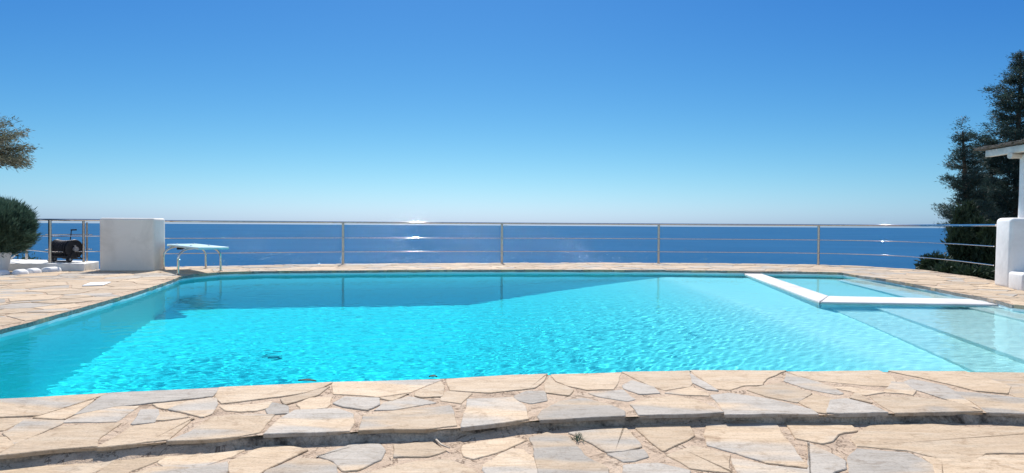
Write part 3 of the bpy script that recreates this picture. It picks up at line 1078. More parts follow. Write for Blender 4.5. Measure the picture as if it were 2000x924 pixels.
rail = thing('metal_railing', 'long curved stainless steel railing along the far edge of the pool deck, facing the sea', 'railing', (0, 16.5, 0))
def rail_local(pts, org): return [Vector((p[0], p[1], p[2])) - Vector(org) for p in pts]
RO = (0, 16.5, 0)
for hgt, rad, nm in ((1.05, 0.024, 'handrail'), (0.66, 0.0105, 'rail'), (0.31, 0.0105, 'rail')):
    mb = MB()
    off = 0.0 if nm == 'handrail' else -0.035
    pts = []
    for i, p in enumerate(RAIL):
        a = RAIL[max(i - 1, 0)]; b = RAIL[min(i + 1, len(RAIL) - 1)]
        t_ = (b - a).normalized(); n_ = Vector((-t_.y, t_.x))
        q = p + n_ * off
        pts.append((q.x, q.y, hgt))
    mb.tube(rail_local(pts, RO), rad, 16)
    mb.build(nm, M_STEEL, rail, fix=False)
M_POST = metal_mat('brushed_post_steel', 0.28, (0.60, 0.53, 0.47))
for (px, py) in ((670, 516), (980, 514), (1286, 514), (1598, 517.5)):
    p = P(px, py)
    mb = MB()
    b = Vector((p.x, p.y, 0)) - Vector(RO)
    mb.tube([b, b + Vector((0, 0, 1.03))], 0.031, 20)
    mb.tube([b + Vector((0, 0, 0.0)), b + Vector((0, 0, 0.008))], 0.055, 20, smooth=False)
    mb.build('post', M_POST, rail, fix=False)

# white block between the two railings
def solid(poly, z0, z1, name, mat, parent, bev, taper=0.0):
    mb = MB()
    n = len(poly)
    c = sum(poly, Vector((0, 0))) / n
    top = [p + (c - p) * taper for p in poly]
    vs = [(p.x, p.y, z0) for p in poly] + [(p.x, p.y, z1) for p in top]
    mb.add(vs, [tuple(range(n))[::-1], tuple(range(n, 2 * n))] + [(i, (i + 1) % n, n + (i + 1) % n, n + i) for i in range(n)])
    return mb.build(name, mat, parent, bevel=bev, seg=4)


M_CREAM = plaster('cream_plaster', (0.84, 0.775, 0.69), (0.74, 0.68, 0.60))
a = V2(P(194, 529)); b = V2(P(301, 529)); c = V2(P(323, 526.5))
blk = solid([a, b, c, c + Vector((-0.72, 0.85)), a + Vector((-0.2, 1.1))], -0.02, 1.105, 'masonry_block', M_CREAM, None, 0.045)
tag(blk, 'waist-high off-white plastered block between the railings, behind the diving board', 'masonry block')

# ------------------------------------------------------------------ left side: platform, kerb, railing, gate
LO = Vector((-9.7, 13.9, 0))
plat = [Vector((-13.5, 13.95)), V2(P(100, 529)), V2(P(164, 529)), Vector((-9.15, 14.75)), Vector((-13.5, 15.9))]
pl = solid(plat, -0.3, 0.15, 'raised_platform', M_PLASTER, None, 0.02)
tag(pl, 'low white plastered platform carrying the hose reel, left of the masonry block', 'platform')
LZ = 0.15
q1 = Vector((-9.72, 14.0)); q2 = Vector((-9.27, 14.4)); q0 = Vector((-11.05, 15.15)); q3 = Vector((-8.7, 14.55)); qL = Vector((-12.6, 15.6))
lr = thing('metal_railing', 'short stainless steel railing on the white platform behind the round bush', 'railing', (q1.x, q1.y, LZ))
LOr = (q1.x, q1.y, LZ)
for zz, rad, nm in ((1.06, 0.026, 'handrail'), (0.715, 0.0105, 'rail'), (0.38, 0.0105, 'rail')):
    mb = MB()
    mb.tube(rail_local([(qL.x, qL.y, zz), (q0.x, q0.y, zz), (q1.x, q1.y, zz), (q2.x, q2.y, zz), (q3.x, q3.y, zz)], LOr), rad, 14)
    mb.build(nm, M_STEEL, lr, fix=False)
for q, rr in ((q1, 0.033), (q2, 0.026), (q0, 0.03)):
    mb = MB(); bb = Vector((q.x, q.y, LZ)) - Vector(LOr)
    mb.tube([bb, bb + Vector((0, 0, 0.90))], rr, 16)
    mb.build('post', M_POST, lr, fix=False)
mb = MB()
bb = Vector((q0.x, q0.y, LZ)) - Vector(LOr)
mb.tube([bb + Vector((0.0, -0.02, 0.28)), bb + Vector((-0.38, 0, 0.02))], 0.018, 10)
mb.build('brace', M_STEEL, lr, fix=False)
# gate leaf folded back behind it
gq1 = Vector((-9.95, 14.55)); gq2 = Vector((-9.40, 14.72))
gt = thing('metal_gate', 'narrow steel gate leaf with two thin bars just behind the hose reel', 'gate', (gq2.x, gq2.y, LZ))
GO = (gq2.x, gq2.y, LZ)
for q in (gq2,):
    mb = MB(); bb = Vector((q.x, q.y, LZ)) - Vector(GO)
    mb.tube([bb, bb + Vector((0, 0, 0.86))], 0.02, 12); mb.build('post', M_POST, gt, fix=False)
for zz in (0.74, 0.42):
    mb = MB(); mb.tube(rail_local([(gq1.x - .25, gq1.y, zz), (gq2.x, gq2.y, zz), (gq2.x + .12, gq2.y, zz)], GO), 0.011, 10)
    mb.build('bar', M_STEEL, gt, fix=False)

# whitewashed kerb stones
M_WHITE = plaster('whitewash', (0.82, 0.81, 0.79), (0.72, 0.71, 0.69))
ka, kb = V2(P(-12, 541)), V2(P(124, 530))
spots = [(-20, 28, 541, 535), (38, 61, 536.5, 534.5), (63, 86, 534, 532), (88, 126, 532, 529.5)]
kl = ['leftmost whitewashed kerb stone, beside the white planter', 'whitewashed kerb stone second from the planter', 'whitewashed kerb stone third from the planter', 'longest whitewashed kerb stone, at the right end of the row']
for (x0, x1, y0, y1), lab in zip(spots, kl):
    p0, p1 = V2(P(x0, y0)), V2(P(x1, y1))
    L = (p1 - p0).length
    mb = MB()
    nseg, nr = 10, 10
    vs = []
    for i in range(nseg + 1):
        t_ = i / nseg
        prof = (1 - abs(2 * t_ - 1) ** 5) ** 0.4
        prof = max(prof, 0.25)
        c_ = p0.lerp(p1, t_)
        e = (p1 - p0).normalized(); nn = Vector((-e.y, e.x))
        for k in range(nr + 1):
            a_ = math.pi * k / nr
            q = c_ + nn * (0.11 + math.cos(a_) * 0.10 * prof)
            vs.append((q.x, q.y, -0.02 + (math.sin(a_) ** 0.7) * 0.115 * prof))
    fs = [(i * (nr + 1) + k, i * (nr + 1) + k + 1, (i + 1) * (nr + 1) + k + 1, (i + 1) * (nr + 1) + k) for i in range(nseg) for k in range(nr)]
    fs += [tuple(range(nr + 1)), tuple(range(nseg * (nr + 1), (nseg + 1) * (nr + 1)))[::-1]]
    mb.add(vs, fs, True)
    tag(mb.build('kerb_stone', M_WHITE), lab, 'kerb stone', 'whitewashed kerb stones in a row at the left edge of the paving')

# skimmer lid
lid = [P(160, 559.6), P(177, 553.2), P(217, 552.2), P(201, 558.3)]
o = solid([V2(p) for p in lid], 0.002, 0.016, 'skimmer_lid', mottled('lid_plastic', (0.75, 0.74, 0.70), (0.82, 0.81, 0.78), 0.5, 8, 50, 0.1), None, 0.004)
tag(o, 'flat white square skimmer lid set in the paving left of the pool', 'lid')

# ------------------------------------------------------------------ diving board
A = P(320, 527.5); B = P(348, 535.5); C_ = P(402, 524.5); D = P(431, 529.5)
h1c = (A + C_) / 2; h2c = (B + D) / 2
u = (h2c - h1c).normalized(); vdir = Vector((-u.y, u.x, 0))
if vdir.x < 0: vdir = -vdir
dv = thing('diving_board', 'low white diving board on chrome hoops at the far left pool corner', 'diving board', (h1c.x, h1c.y, 0))
O = Vector((h1c.x, h1c.y, 0))
BZ = 0.535
def hoop(p, q):
    pts = []
    bend = 0.19
    top = BZ - 0.035
    e = (q - p); e.z = 0; L = e.length; e.normalize()
    pts.append(p - O)
    pts.append(p - O + Vector((0, 0, top - bend - .05)))
    for k in range(7):
        a_ = math.pi / 2 * k / 6
        pts.append(p - O + e * (bend * (1 - math.cos(a_))) * 1.5 + Vector((0, 0, top - bend + bend * math.sin(a_))))
    half = len(pts)
    mid = p - O + e * (L / 2); mid.z = top
    pts.append(mid)
    return pts
chrome = metal_mat('chrome_tube', 0.10, (0.70, 0.66, 0.62))
for p, q in ((A, C_), (C_, A), (B, D), (D, B)):
    mb = MB(); mb.tube(hoop(Vector((p.x, p.y, 0)), Vector((q.x, q.y, 0))), 0.022, 14)
    bb = Vector((p.x, p.y, 0)) - O
    mb.tube([bb, bb + Vector((0, 0, 0.012))], 0.042, 14, smooth=False)
    mb.build('leg', chrome, dv, fix=False)
mb = MB()
s0 = -0.30; s1 = (h2c - h1c).length + 1.0
nn = 12
prof_t = []
for i in range(nn + 1):
    s_ = s0 + (s1 - s0) * i / nn
    prof_t.append((u * s_, 0.30 - 0.02 * i / nn))
mb.add([tuple(c_ + vdir * wd * sd_ + Vector((0, 0, BZ + dz))) for c_, wd in prof_t for dz, sd_ in ((-.035, -1), (-.035, 1), (.012, 1), (.012, -1))],
       [(i * 4 + k, i * 4 + (k + 1) % 4, (i + 1) * 4 + (k + 1) % 4, (i + 1) * 4 + k) for i in range(nn) for k in range(4)] + [(0, 1, 2, 3), (nn * 4 + 3, nn * 4 + 2, nn * 4 + 1, nn * 4)])
M_BOARD = mottled('board_gelcoat', (0.50, 0.68, 0.68), (0.58, 0.74, 0.73), 0.35, 3, 220, 0.3, 0.002)
mb.build('board', M_BOARD, dv, bevel=0.012)
M_CAP = mottled('pale_plastic', (0.7, 0.7, 0.66), (0.8, 0.8, 0.76), 0.5)
for s_ in (0.02, (h2c - h1c).length):
    for w_ in (-0.17, 0.17):
        mb = MB()
        c_ = u * s_ + vdir * w_ + Vector((0, 0, BZ + 0.012))
        mb.tube([c_, c_ + Vector((0, 0, 0.018))], [0.03, 0.02], 10, smooth=False)
        mb.build('bolt_cap', M_CAP, dv, fix=False)
mb = MB()
c_ = u * 0.16 - vdir * 0.12 + Vector((0, 0, BZ - 0.075))
mb.tube([c_ - vdir * 0.08, c_ + vdir * 0.3], 0.025, 10)
mb.build('fulcrum_bar', mottled('black_rubber', (0.02, 0.02, 0.02), (0.04, 0.04, 0.04), 0.7), dv, fix=False)

# ------------------------------------------------------------------ hose reel on the platform
hp = at(131, 500, 14.35); HO = Vector((hp.x, hp.y, LZ))
hr = thing('hose_reel', 'black garden hose reel cart with small wheels on the white platform behind the railing', 'hose reel', tuple(HO), R(-18))
M_BLACK = mottled('black_plastic', (0.012, 0.012, 0.014), (0.03, 0.03, 0.034), 0.4, 10, 80, 0.1)
M_HOSE = mottled('dark_hose', (0.010, 0.011, 0.016), (0.028, 0.028, 0.036), 0.5, 20, 80, 0.1)
def disc(mb, c, r, th, ax='x', n=28):
    e = Vector((th / 2, 0, 0)) if ax == 'x' else Vector((0, th / 2, 0))
    c = Vector(c)
    mb.tube([c - e, c - e * .5, c + e * .5, c + e], [r * .94, r, r, r * .94], n)
mb = MB()
for i in range(13):          # wound hose, two layers
    cx = -0.245 + 0.034 * i
    rr = 0.175 - 0.02 * abs(math.sin(i * 1.7)) + 0.006 * (i % 2)
    ring = [(cx, rr * math.cos(2 * math.pi * k / 24), 0.285 + rr * math.sin(2 * math.pi * k / 24)) for k in range(25)]
    mb.tube(ring, 0.019, 8, caps=False)
mb.build('hose', M_HOSE, hr, fix=False)
for x_ in (-0.275, 0.215):
    mb = MB(); disc(mb, (x_, 0, 0.285), 0.205, 0.022)
    o_ = mb.build('flange', M_BLACK, hr, fix=False)
mb = MB(); disc(mb, (0.25, 0, 0.285), 0.05, 0.07); mb.tube([(0.28, 0, .285), (0.29, -0.06, .36), (0.33, -0.06, .36)], 0.011, 8)
mb.build('crank', mottled('grey_plastic', (0.25, 0.25, 0.26), (0.35, 0.35, 0.36), 0.5), hr, fix=False)
mb = MB()
for x_ in (-0.30, 0.235):
    mb.tube([(x_, -0.20, 0.03), (x_, -0.12, 0.12), (x_, 0.0, 0.29), (x_, 0.10, 0.12), (x_, 0.16, 0.06)], 0.014, 8)
mb.tube([(-0.30, -0.20, 0.03), (0.235, -0.20, 0.03)], 0.014, 8)
mb.tube([(-0.30, -0.12, 0.12), (0.235, -0.12, 0.12)], 0.030, 8)
mb.tube([(-0.30, 0.14, 0.07), (0.235, 0.14, 0.07)], 0.014, 8)
mb.build('frame', M_BLACK, hr, fix=False)
mb = MB()
mb.tube([(0.02, 0.08, 0.28), (0.03, 0.05, 0.45), (0.10, 0.02, 0.66)], 0.010, 8)
mb.tube([(0.12, 0.0, 0.695), (0.27, 0.0, 0.70)], 0.016, 8)
mb.tube([(0.10, 0.02, 0.66), (0.12, 0.0, 0.695)], 0.009, 8)
mb.build('handle', M_BLACK, hr, fix=False)
for x_ in (-0.26, 0.19):
    mb = MB(); disc(mb, (x_ , -0.1, 0.065), 0.065, 0.045); wh = mb.build('wheel', M_BLACK, hr, fix=False)
    mb = MB(); disc(mb, (x_ + 0.002, -0.1, 0.065), 0.022, 0.06, n=12); mb.build('hub', mottled('pale_hub', (0.35, 0.35, 0.35), (0.5, 0.5, 0.5), 0.5), wh, fix=False)

# ------------------------------------------------------------------ right side: parapet, pergola
pf0 = V2(P(1940, 556)); pf1 = V2(P(1969.5, 562)); pf2 = V2(P(2004, 568))
ax = (pf1 - pf0).normalized(); pr = Vector((-ax.y, ax.x))
if pr.x < 0: pr = -pr
par = thing('parapet_wall', 'white rounded parapet wall with a low ledge at the right edge, where the railing ends', 'wall', (pf0.x, pf0.y, 0))
def loc(poly, o_): return [p - o_ for p in poly]
solid(loc([pf0, pf1, pf1 + pr * 2.6, pf0 + pr * 2.6], pf0), -0.03, 1.175, 'wall_body', M_WHITE, par, 0.07, 0.012)
solid(loc([pf1 + ax * .004 - pr * 0.012, pf1 + ax * 0.55 - pr * 0.012, pf1 + ax * .55 + pr * 2.6, pf1 + ax * .004 + pr * 2.6], pf0), -0.03, 0.275, 'ledge', M_WHITE, par, 0.045)
pe = thing('pergola', 'white timber pergola with reed roofing on a round white column above the parapet', 'pergola', (pf1.x + pr.x * .4, pf1.y + pr.y * .4, 1.17))
PO = Vector((pf1.x + pr.x * .4, pf1.y + pr.y * .4, 1.17))
colc = at(2007, 360, 11.35); 
mb = MB(); cb = Vector((colc.x, colc.y, 1.17)) - PO
mb.tube([cb, cb + Vector((0.004, 0, .4)), cb + Vector((0, 0.003, 1.08))], [0.125, 0.118, 0.11], 20)
mb.build('column', M_WHITE, pe, fix=False)
M_BEAM = plaster('painted_beam', (0.70, 0.68, 0.62), (0.55, 0.52, 0.46))
b0 = at(1930, 300.5, 12.15); b1 = at(2075, 278, 10.2)
mb = MB()
d_ = (b1 - b0).normalized()
sdv = d_.cross(Vector((0, 0, 1))).normalized(); upv = sdv.cross(d_)
pts = []
for t_, in ((0,), (1,)):
    c_ = b0.lerp(b1, t_) - PO
    pts += [c_ - sdv * .05 - upv * .06, c_ + sdv * .05 - upv * .06, c_ + sdv * .05 + upv * .06, c_ - sdv * .05 + upv * .06]
mb.add(pts, [(0, 1, 2, 3), (7, 6, 5, 4), (0, 4, 5, 1), (1, 5, 6, 2), (2, 6, 7, 3), (3, 7, 4, 0)])
mb.build('beam', M_BEAM, pe, bevel=0.01)
mb = MB()
k0 = at(1972, 304.5, 11.35) - PO; k1 = at(2110, 300, 11.6) - PO
mb.tube([k0, k0.lerp(k1, .5), k1], [0.05, 0.055, 0.055], 14)
mb.build('beam', M_BEAM, pe, fix=False)
# reeds: ragged dry canes laid over the beams
mb = MB()
rr_ = random.Random(3)
e0_, e1_ = b0 - d_ * 0.25 - PO, b1 - PO
for i in range(420):
    t_ = rr_.random()
    base = e0_.lerp(e1_, t_) + upv * (0.075 + 0.05 * rr_.random()) + sdv * 0
    side_v = sdv if sdv.x > 0 else -sdv
    s_ = base - side_v * (0.05 + 0.10 * rr_.random())
    e_ = base + side_v * (1.6 + rr_.random() * .6) + Vector((0, 0, 0.05 * rr_.random()))
    mb.tube([s_, (s_ + e_) / 2 + Vector((rr_.uniform(-.02, .02), rr_.uniform(-.02, .02), 0)), e_], 0.006 + 0.003 * rr_.random(), 5)
mb.build('reed_roof', mottled('dry_reeds', (0.09, 0.08, 0.068), (0.22, 0.20, 0.17), 0.9, 8, 60, 0.2), pe, fix=False)

# ------------------------------------------------------------------ vegetation
rg = np.random.RandomState(21)


def leaf_mesh(name, centers, dirs, length, width, mat, parent, n_each, spread, jitter=0.6, lenvar=0.4):
    """scatter pointed leaf quads round each centre, leaning along its direction"""
    C0 = np.repeat(np.asarray(centers, float), n_each, 0)
    D0 = np.repeat(np.asarray(dirs, float), n_each, 0)
    m = len(C0)
    off = rg.normal(0, 1, (m, 3)) * spread
    base = C0 + off
    d = D0 + rg.normal(0, jitter, (m, 3)); d /= np.linalg.norm(d, axis=1)[:, None] + 1e-9
    r_ = rg.normal(0, 1, (m, 3)); s_ = np.cross(d, r_); s_ /= np.linalg.norm(s_, axis=1)[:, None] + 1e-9
    L = length * (1 + lenvar * rg.uniform(-1, 1, m))[:, None]; W = width * (1 + lenvar * rg.uniform(-1, 1, m))[:, None]
    v = np.stack([base, base + d * L * .5 + s_ * W * .5, base + d * L, base + d * L * .5 - s_ * W * .5], 1).reshape(-1, 3)
    me = bpy.data.meshes.new(name)
    me.vertices.add(m * 4); me.vertices.foreach_set('co', v.astype(np.float32).ravel())
    me.loops.add(m * 4); me.loops.foreach_set('vertex_index', np.arange(m * 4, dtype=np.int32))
    me.polygons.add(m); me.polygons.foreach_set('loop_start', np.arange(0, m * 4, 4, dtype=np.int32))
    me.update(calc_edges=True)
    return link(name, me, mat, parent)


M_BARK = mottled('bark', (0.07, 0.05, 0.035), (0.17, 0.13, 0.10), 0.95, 6, 30, 1.0, 0.03)
M_PINE = leaf_mat('dark_conifer_needles', (0.022, 0.046, 0.044), (0.038, 0.072, 0.064), (0.065, 0.105, 0.085), 0.3)
M_CYP = leaf_mat('cypress_scales', (0.022, 0.04, 0.022), (0.035, 0.06, 0.03), (0.05, 0.08, 0.04), 0.15)
M_BUSH = leaf_mat('rosemary_leaves', (0.045, 0.085, 0.062), (0.075, 0.135, 0.092), (0.13, 0.20, 0.14), 0.2)
M_OLIVE = leaf_mat('grey_tamarisk_leaves', (0.09, 0.11, 0.07), (0.17, 0.175, 0.12), (0.27, 0.25, 0.18), 0.35)


def conifer(name, label, base, topz, rad_fn, seed, nb, twig=0.22, n_each=54, lean=(0, 0), lw=(0.09, 0.017), cat='tree', group=None, dens=1.6):
    t = thing(name, label, cat, base, 0, group)
    r = np.random.RandomState(seed)
    H = topz - base[2]
    mb = MB()
    tp = [(lean[0] * k / 8 + r.normal(0, .03) * (k > 0), lean[1] * k / 8, H * k / 8) for k in range(9)]
    mb.tube(tp, [0.19 * (1 - k / 8.6) + 0.012 for k in range(9)], 10)
    cs, ds = [], []
    for i in range(nb):
        f = (i + r.rand()) / nb
        tier = 0.40; z = (math.floor(H * f / tier) + 0.5) * tier + r.normal(0, .12); f = min(.985, z / H)
        rad = rad_fn(f) * r.uniform(0.50, 1.18)
        az = i * 2.399 + r.uniform(-.5, .5)
        ox = lean[0] * f; oy = lean[1] * f
        rise = r.uniform(-0.04, 0.20) + 0.35 * f * f
        npt = 6
        pts = []
        for k in range(npt + 1):
            q = k / npt
            zz = z + rad * (rise * q + 0.16 * q * q * q - 0.10 * math.sin(math.pi * q))
            aa = az + 0.15 * math.sin(3 * q + i)
            pts.append((ox + rad * q * math.cos(aa), oy + rad * q * math.sin(aa), zz))
        mb.tube(pts, [0.028 * (1 - .85 * k / npt) * (1.2 - f) + 0.004 for k in range(npt + 1)], 5, caps=False)
        ncl = max(2, int(rad / 0.13 * dens))
        for k in range(ncl):
            q = 0.18 + 0.82 * (k + r.rand()) / ncl
            j = min(npt - 1, int(q * npt)); w_ = q * npt - j
            p0 = np.array(pts[j]); p1 = np.array(pts[j + 1]); p = p0 + (p1 - p0) * w_
            side = r.normal(0, 1) * 0.22 * rad * (1.05 - q) * 0.8
            perp = np.array([-math.sin(az), math.cos(az), 0])
            c_ = p + perp * side + np.array([0, 0, r.normal(0, .04)])
            dd = np.array([math.cos(az) * .9, math.sin(az) * .9, 0.35]) + perp * (side * .8)
            cs.append(c_); ds.append(dd)
    mb.build('trunk', M_BARK, t, fix=False)
    leaf_mesh('crown', cs, ds, lw[0], lw[1], M_PINE, t, n_each, np.array([twig * .42, twig * .42, twig * .16]), 0.5)
    return t


# tall conifer at the right border
tb = at(1985, 520, 21.0)
def rA(f): return min(2.2, 0.10 + 0.52 * (1 - f) * 8.5) * (0.85 + 0.15 * math.sin(f * 31))
conifer('conifer_tree', 'tall dark conifer with ragged tiers of branches rising behind the pergola', (tb.x, tb.y, -3.0), 1 + (446 - 106) / 1300 * 21.0, rA, 4, 300, lean=(0.0, 0))
tb2 = at(1876, 520, 20.0)
def rB(f): return min(0.72, 0.14 + 0.40 * (1 - f) * 6.4) * (0.8 + 0.2 * math.sin(f * 25))
conifer('conifer_tree', 'shorter dark conifer leaning against the tall one, its tip left of the pergola roof', (tb2.x + .55, tb2.y, -2.6), 1 + (445 - 258) / 1300 * 20.0, rB, 9, 170, lean=(-0.55, 0))
tb3 = at(1935, 520, 22.5)
def rC(f): return min(1.0, 0.1 + 0.5 * (1 - f) * 6.5)
conifer('conifer_tree', 'broad low conifer filling the gap between the two taller ones behind the railing', (tb3.x, tb3.y, -3.0), 1 + (445 - 300) / 1300 * 22.5, rC, 15, 170)

# slim cypresses in front of them
for px, ptop, Yd, wd, lab in ((1874, 408, 17.4, .22, 'leftmost of the slim dark cypresses behind the end of the railing'), (1890, 398, 18.2, .26, 'tallest slim cypress, second from the left behind the end of the railing'),
                              (1909, 430, 17.6, .30, 'slim dark cypress third from the left behind the railing'), (1930, 440, 17.0, .34, 'slim cypress nearest to the parapet wall, behind the railing')):
    b_ = at(px, 520, Yd)
    z0 = -1.6; zt_ = 1 + (445 - ptop) / 1300 * Yd
    t = thing('cypress_tree', lab, 'cypress', (b_.x, b_.y, z0), 0, 'slim cypresses behind the right end of the railing')
    H = zt_ - z0
    mb = MB(); mb.tube([(0, 0, 0), (0.01, 0, H * .5), (0, 0, H * .93)], [0.06, 0.035, 0.008], 8); mb.build('trunk', M_BARK, t, fix=False)
    cs, ds = [], []
    for i in range(420):
        f = rg.rand() ** 0.9
        rr = wd * 1.25 * (math.sin(math.pi * min(1, f * .86 + .14)) ** .6) * math.sqrt(rg.uniform(.15, 1)) * (1 if f < .9 else .6) * (0.8 + 0.3 * math.sin(f * 17 + px))
        a_ = rg.rand() * 6.28
        cs.append((rr * math.cos(a_), rr * math.sin(a_), f * H * .97)); ds.append((math.cos(a_) * .35, math.sin(a_) * .35, 1.0))
    leaf_mesh('crown', cs, ds, 0.15, 0.035, M_CYP, t, 22, 0.05, 0.35)

# grey-green shrubs beyond the deck edge
M_SHRUB = leaf_mat('grey_green_leaves', (0.06, 0.075, 0.045), (0.13, 0.14, 0.09), (0.30, 0.27, 0.20), 0.2)
for px, py, Yd, r0, lab in ((1826, 513, 16.9, .30, 'spiky grey-green shrub with pale dry blades at the foot of the cypresses'), (1858, 530, 16.2, .42, 'dark green shrub right of the spiky one, under the cypresses'),
                            (1905, 536, 15.4, .45, 'dense dark shrub just behind the low rail near the parapet')):
    b_ = at(px, py, Yd)
    t = thing('shrub', lab, 'shrub', (b_.x, b_.y, b_.z - r0 * 1.4))
    cs, ds = [], []
    for i in range(150):
        d_3 = rg.normal(0, 1, 3); d_3[2] = abs(d_3[2]) * 1.0; d_3 /= np.linalg.norm(d_3)
        q = rg.uniform(.25, 1) * r0
        cs.append((d_3[0] * q, d_3[1] * q, r0 * .9 + d_3[2] * q * .8)); ds.append(d_3 * 1.4)
    for i in range(90):
        cs.append((rg.normal(0, .3) * r0, rg.normal(0, .3) * r0, rg.uniform(.1, 1) * r0)); ds.append((rg.normal(0, .5), rg.normal(0, .5), .8))
    spiky = px == 1828
    leaf_mesh('foliage', cs, ds, 0.30 if spiky else 0.12, 0.035 if spiky else 0.04, M_SHRUB if spiky else M_CYP, t, 9 if spiky else 26, 0.06, 0.45)
    mb = MB()
    for i in range(7):
        a_ = i * .9
        mb.tube([(0, 0, 0), (math.cos(a_) * r0 * .3, math.sin(a_) * r0 * .3, r0 * .7), (math.cos(a_) * r0 * .6, math.sin(a_) * r0 * .6, r0 * 1.2)], [0.02, 0.014, 0.005], 6)
    mb.build('stem', M_BARK, t, fix=False)

# low hillside bushes seen under the round bush at the left
for k, (px, py, Yd, r0) in enumerate(((30, 512, 24, .8), (58, 515, 22, .45), (-20, 505, 23, 1.1), (78, 520, 26, .4))):
    b_ = at(px, py, Yd)
    lab = ['dark wild bush on the slope below the slanting brace of the left railing', 'small wild bush on the slope just right of the slanting brace', 'large wild bush on the slope at the left border, behind the planter', 'tiny wild bush on the slope seen between the left railing posts'][k]
    t = thing('wild_bush', lab, 'bush', (b_.x, b_.y, b_.z - r0), 0, 'wild bushes on the slope at the left')
    cs, ds = [], []
    for i in range(160):
        d_3 = rg.normal(0, 1, 3); d_3[2] = abs(d_3[2]); d_3 /= np.linalg.norm(d_3)
        q = rg.uniform(.3, 1) * r0
        cs.append((d_3[0] * q, d_3[1] * q, r0 * .2 + d_3[2] * q)); ds.append(d_3)
    leaf_mesh('foliage', cs, ds, 0.13, 0.045, M_BUSH, t, 16, 0.08, 0.5)
    mb = MB(); mb.tube([(0, 0, -0.3), (0, 0, r0 * .8)], [0.05, 0.02], 6); mb.build('stem', M_BARK, t, fix=False)

# round bush in its planter
bc = at(-4, 446, 13.35)
pot = P(-16, 531)
PB = Vector((bc.x - 0.05, 13.35, 0))
pt = thing('planter', 'white round planter holding the bush at the left border', 'planter', (PB.x, PB.y, 0.0))
mb = MB()
prof = [(0.0, 0.0), (0.19, 0.0), (0.21, 0.06), (0.235, 0.20), (0.25, 0.33), (0.262, 0.36), (0.262, 0.40), (0.235, 0.40), (0.225, 0.34), (0.0, 0.34)]
n = 32
vs = [(r_ * math.cos(2 * math.pi * k / n), r_ * math.sin(2 * math.pi * k / n), z_) for r_, z_ in prof for k in range(n)]
mb.add(vs, [(i * n + k, i * n + (k + 1) % n, (i + 1) * n + (k + 1) % n, (i + 1) * n + k) for i in range(len(prof) - 1) for k in range(n)], True)
mb.build('pot', M_WHITE, pt)
mb = MB(); mb.tube([(0, 0, .30), (0, 0, .352)], 0.222, 24, smooth=False)
mb.build('soil', mottled('soil', (0.03, 0.02, 0.015), (0.07, 0.05, 0.035), 0.95, 20), pt, fix=False)
bt = thing('round_bush', 'round dense green rosemary bush growing in the white planter at the left border', 'bush', (PB.x, PB.y, 0.35))
mb = MB()
for i in range(16):
    a_ = i * 2.4; l_ = .55
    mb.tube([(0, 0, 0), (math.cos(a_) * .12, math.sin(a_) * .12, .22), (math.cos(a_) * l_ * .7, math.sin(a_) * l_ * .7, .5)], [0.02, 0.014, 0.006], 6)
mb.build('stem', M_BARK, bt, fix=False)
cs, ds = [], []
bz = (bc.z) - 0.35
for i in range(1500):
    d_3 = rg.normal(0, 1, 3); d_3 /= np.linalg.norm(d_3)
    lump = 0.78 + 0.36 * vnoise(d_3[0] * 3 + 9, d_3[2] * 3 + d_3[1] * 2 + 4)
    q = (0.62 * lump) * rg.uniform(.35, 1) ** .45
    zz = bz + d_3[2] * q * .86
    cs.append((d_3[0] * q * 1.04, d_3[1] * q * 1.04, zz)); ds.append((d_3[0] * .9, d_3[1] * .9, d_3[2] * .6 + .75))
leaf_mesh('foliage', cs, ds, 0.12, 0.013, M_BUSH, bt, 34, 0.03, 0.25, lenvar=0.7)

# feathery tree reaching in from the left border
fb = at(-150, 560, 15.5)
ft = thing('feathery_tree', 'feathery grey-brown tree reaching into the picture above the round bush at the left border', 'tree', (fb.x, fb.y, -0.35))
FO = Vector((fb.x, fb.y, -0.35))
mb = MB()
tc = at(-88, 282, 15.5) - FO
mb.tube([(0, 0, 0), (.1, 0, 1.2), (tc.x * .5, tc.y * .5, tc.z * .55), tuple(tc * .8)], [0.13, .11, .08, .05], 10)
cs, ds = [], []
for i in range(150):
    a_ = rg.rand() * 6.28; el = rg.uniform(-.5, 1.1)
    rad = rg.uniform(.5, 1.0) * 1.45
    e_ = np.array([math.cos(a_) * math.cos(el), math.sin(a_) * math.cos(el), math.sin(el) * .62]) * rad
    st_ = np.array(tc * .8); en = np.array(tc) + e_
    pts = [st_ + (en - st_) * q + np.array([0, 0, .16 * math.sin(math.pi * q)]) for q in (0, .35, .7, 1)]
    mb.tube([tuple(p) for p in pts], [0.02, 0.012, 0.007, 0.003], 5, caps=False)
    for q in np.linspace(.35, 1.05, 11):
        p = st_ + (en - st_) * q + np.array([0, 0, .16 * math.sin(math.pi * min(q, 1))])
        dd = e_ / np.linalg.norm(e_) + np.array([0, 0, -.1])
        cs.append(p); ds.append(dd)
mb.build('trunk', M_BARK, ft, fix=False)
leaf_mesh('crown', cs, ds, 0.10, 0.016, M_OLIVE, ft, 26, 0.065, 0.55)

# ------------------------------------------------------------------ small things
dr = under(531, 692, 3.1)
mb = MB()
zf = WATER_Z - depth_at(dr.x, dr.y)
disc_pts = [(0, 0, 0.004), (0, 0, 0.03)]
mb.tube(disc_pts, [0.11, 0.09], 24, smooth=False)
o = mb.build('pool_drain', mottled('dark_grate', (0.08, 0.13, 0.17), (0.13, 0.19, 0.22), 0.6), None, fix=False)
o.location = (dr.x, dr.y, zf); o.cycles.is_caustics_receiver = True
tag(o, 'dark round drain grate on the floor of the deep end of the pool', 'drain')

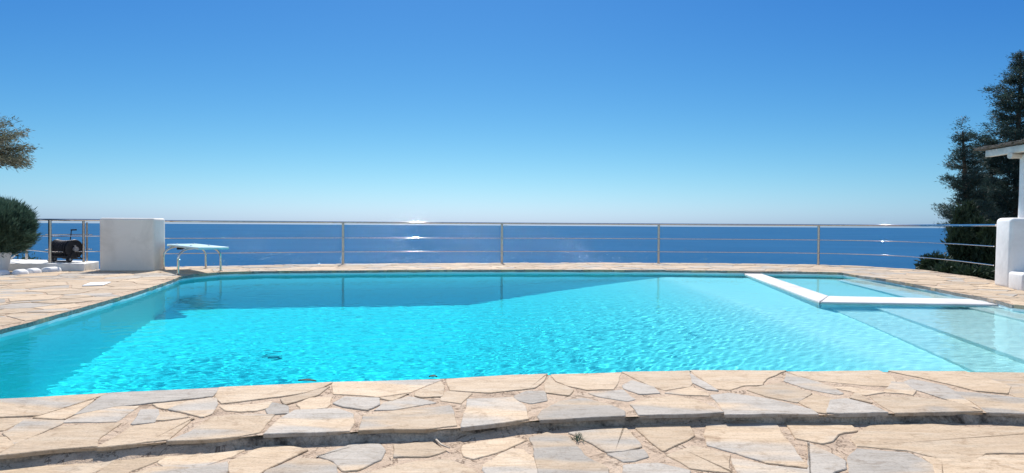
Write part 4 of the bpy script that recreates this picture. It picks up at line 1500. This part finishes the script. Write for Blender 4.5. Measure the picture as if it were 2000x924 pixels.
M_DEAD = mottled('dead_leaf', (0.03, 0.03, 0.022), (0.09, 0.08, 0.05), 0.8, 20)
def dead_leaf(px, py, L, W, rz, lab, z=0.004):
    p = P(px, py)
    mb = MB()
    nn_ = 8; vs = []
    for i in range(nn_ + 1):
        t_ = i / nn_; w_ = W * math.sin(math.pi * (0.04 + .92 * t_)) / 2
        x_ = (t_ - .5) * L; zc = 0.004 * math.sin(math.pi * t_)
        vs += [(x_, -w_, zc + .006), (x_, 0, zc), (x_, w_, zc + .007)]
    mb.add(vs, [(i * 3 + k, i * 3 + k + 1, (i + 1) * 3 + k + 1, (i + 1) * 3 + k) for i in range(nn_) for k in (0, 1)], True)
    o_ = mb.build('dead_leaf', M_DEAD, None, fix=False)
    md = o_.modifiers.new('thick', 'SOLIDIFY'); md.thickness = 0.0015
    o_.location = (p.x, p.y, z); o_.rotation_euler = (0, 0, rz)
    tag(o_, lab, 'leaf', 'dead leaves at the near edge of the pool')
dead_leaf(600, 746, 0.12, 0.03, -0.1, 'long thin dark leaf lying on the near pool edge, left of the middle')
dead_leaf(846, 738, 0.055, 0.03, 0.1, 'small curled dark leaf on the near pool edge, near the middle')

wp = P(1127, 858, -STEP)
wt = thing('weed_tuft', 'small green weed growing from a joint of the lower terrace', 'weed', (wp.x, wp.y, -STEP - 0.012))
cs = [(rg.normal(0, .012), rg.normal(0, .012), 0) for _ in range(12)]
leaf_mesh('blades', cs, [(rg.normal(0, .5), rg.normal(0, .5), .8) for _ in cs], 0.042, 0.004, M_BUSH, wt, 4, 0.01, 0.5)
mb = MB(); mb.tube([(0, 0, -.005), (0.004, 0, .02)], [0.003, 0.002], 5); mb.build('stem', M_BUSH, wt, fix=False)
tw = [P(848, 857, -STEP), P(862, 872, -STEP), P(878, 880, -STEP)]
mb = MB(); t0 = tw[0]
mb.tube([Vector((q.x - t0.x, q.y - t0.y, 0.004 + 0.004 * k)) for k, q in enumerate(tw)], [0.006, 0.005, 0.003], 7)
o = mb.build('twig', mottled('pale_dry_wood', (0.4, 0.33, 0.25), (0.55, 0.47, 0.37), 0.9), None, fix=False); o.location = (t0.x, t0.y, -STEP)
tag(o, 'pale dry twig lying on the lower terrace below the step', 'twig')
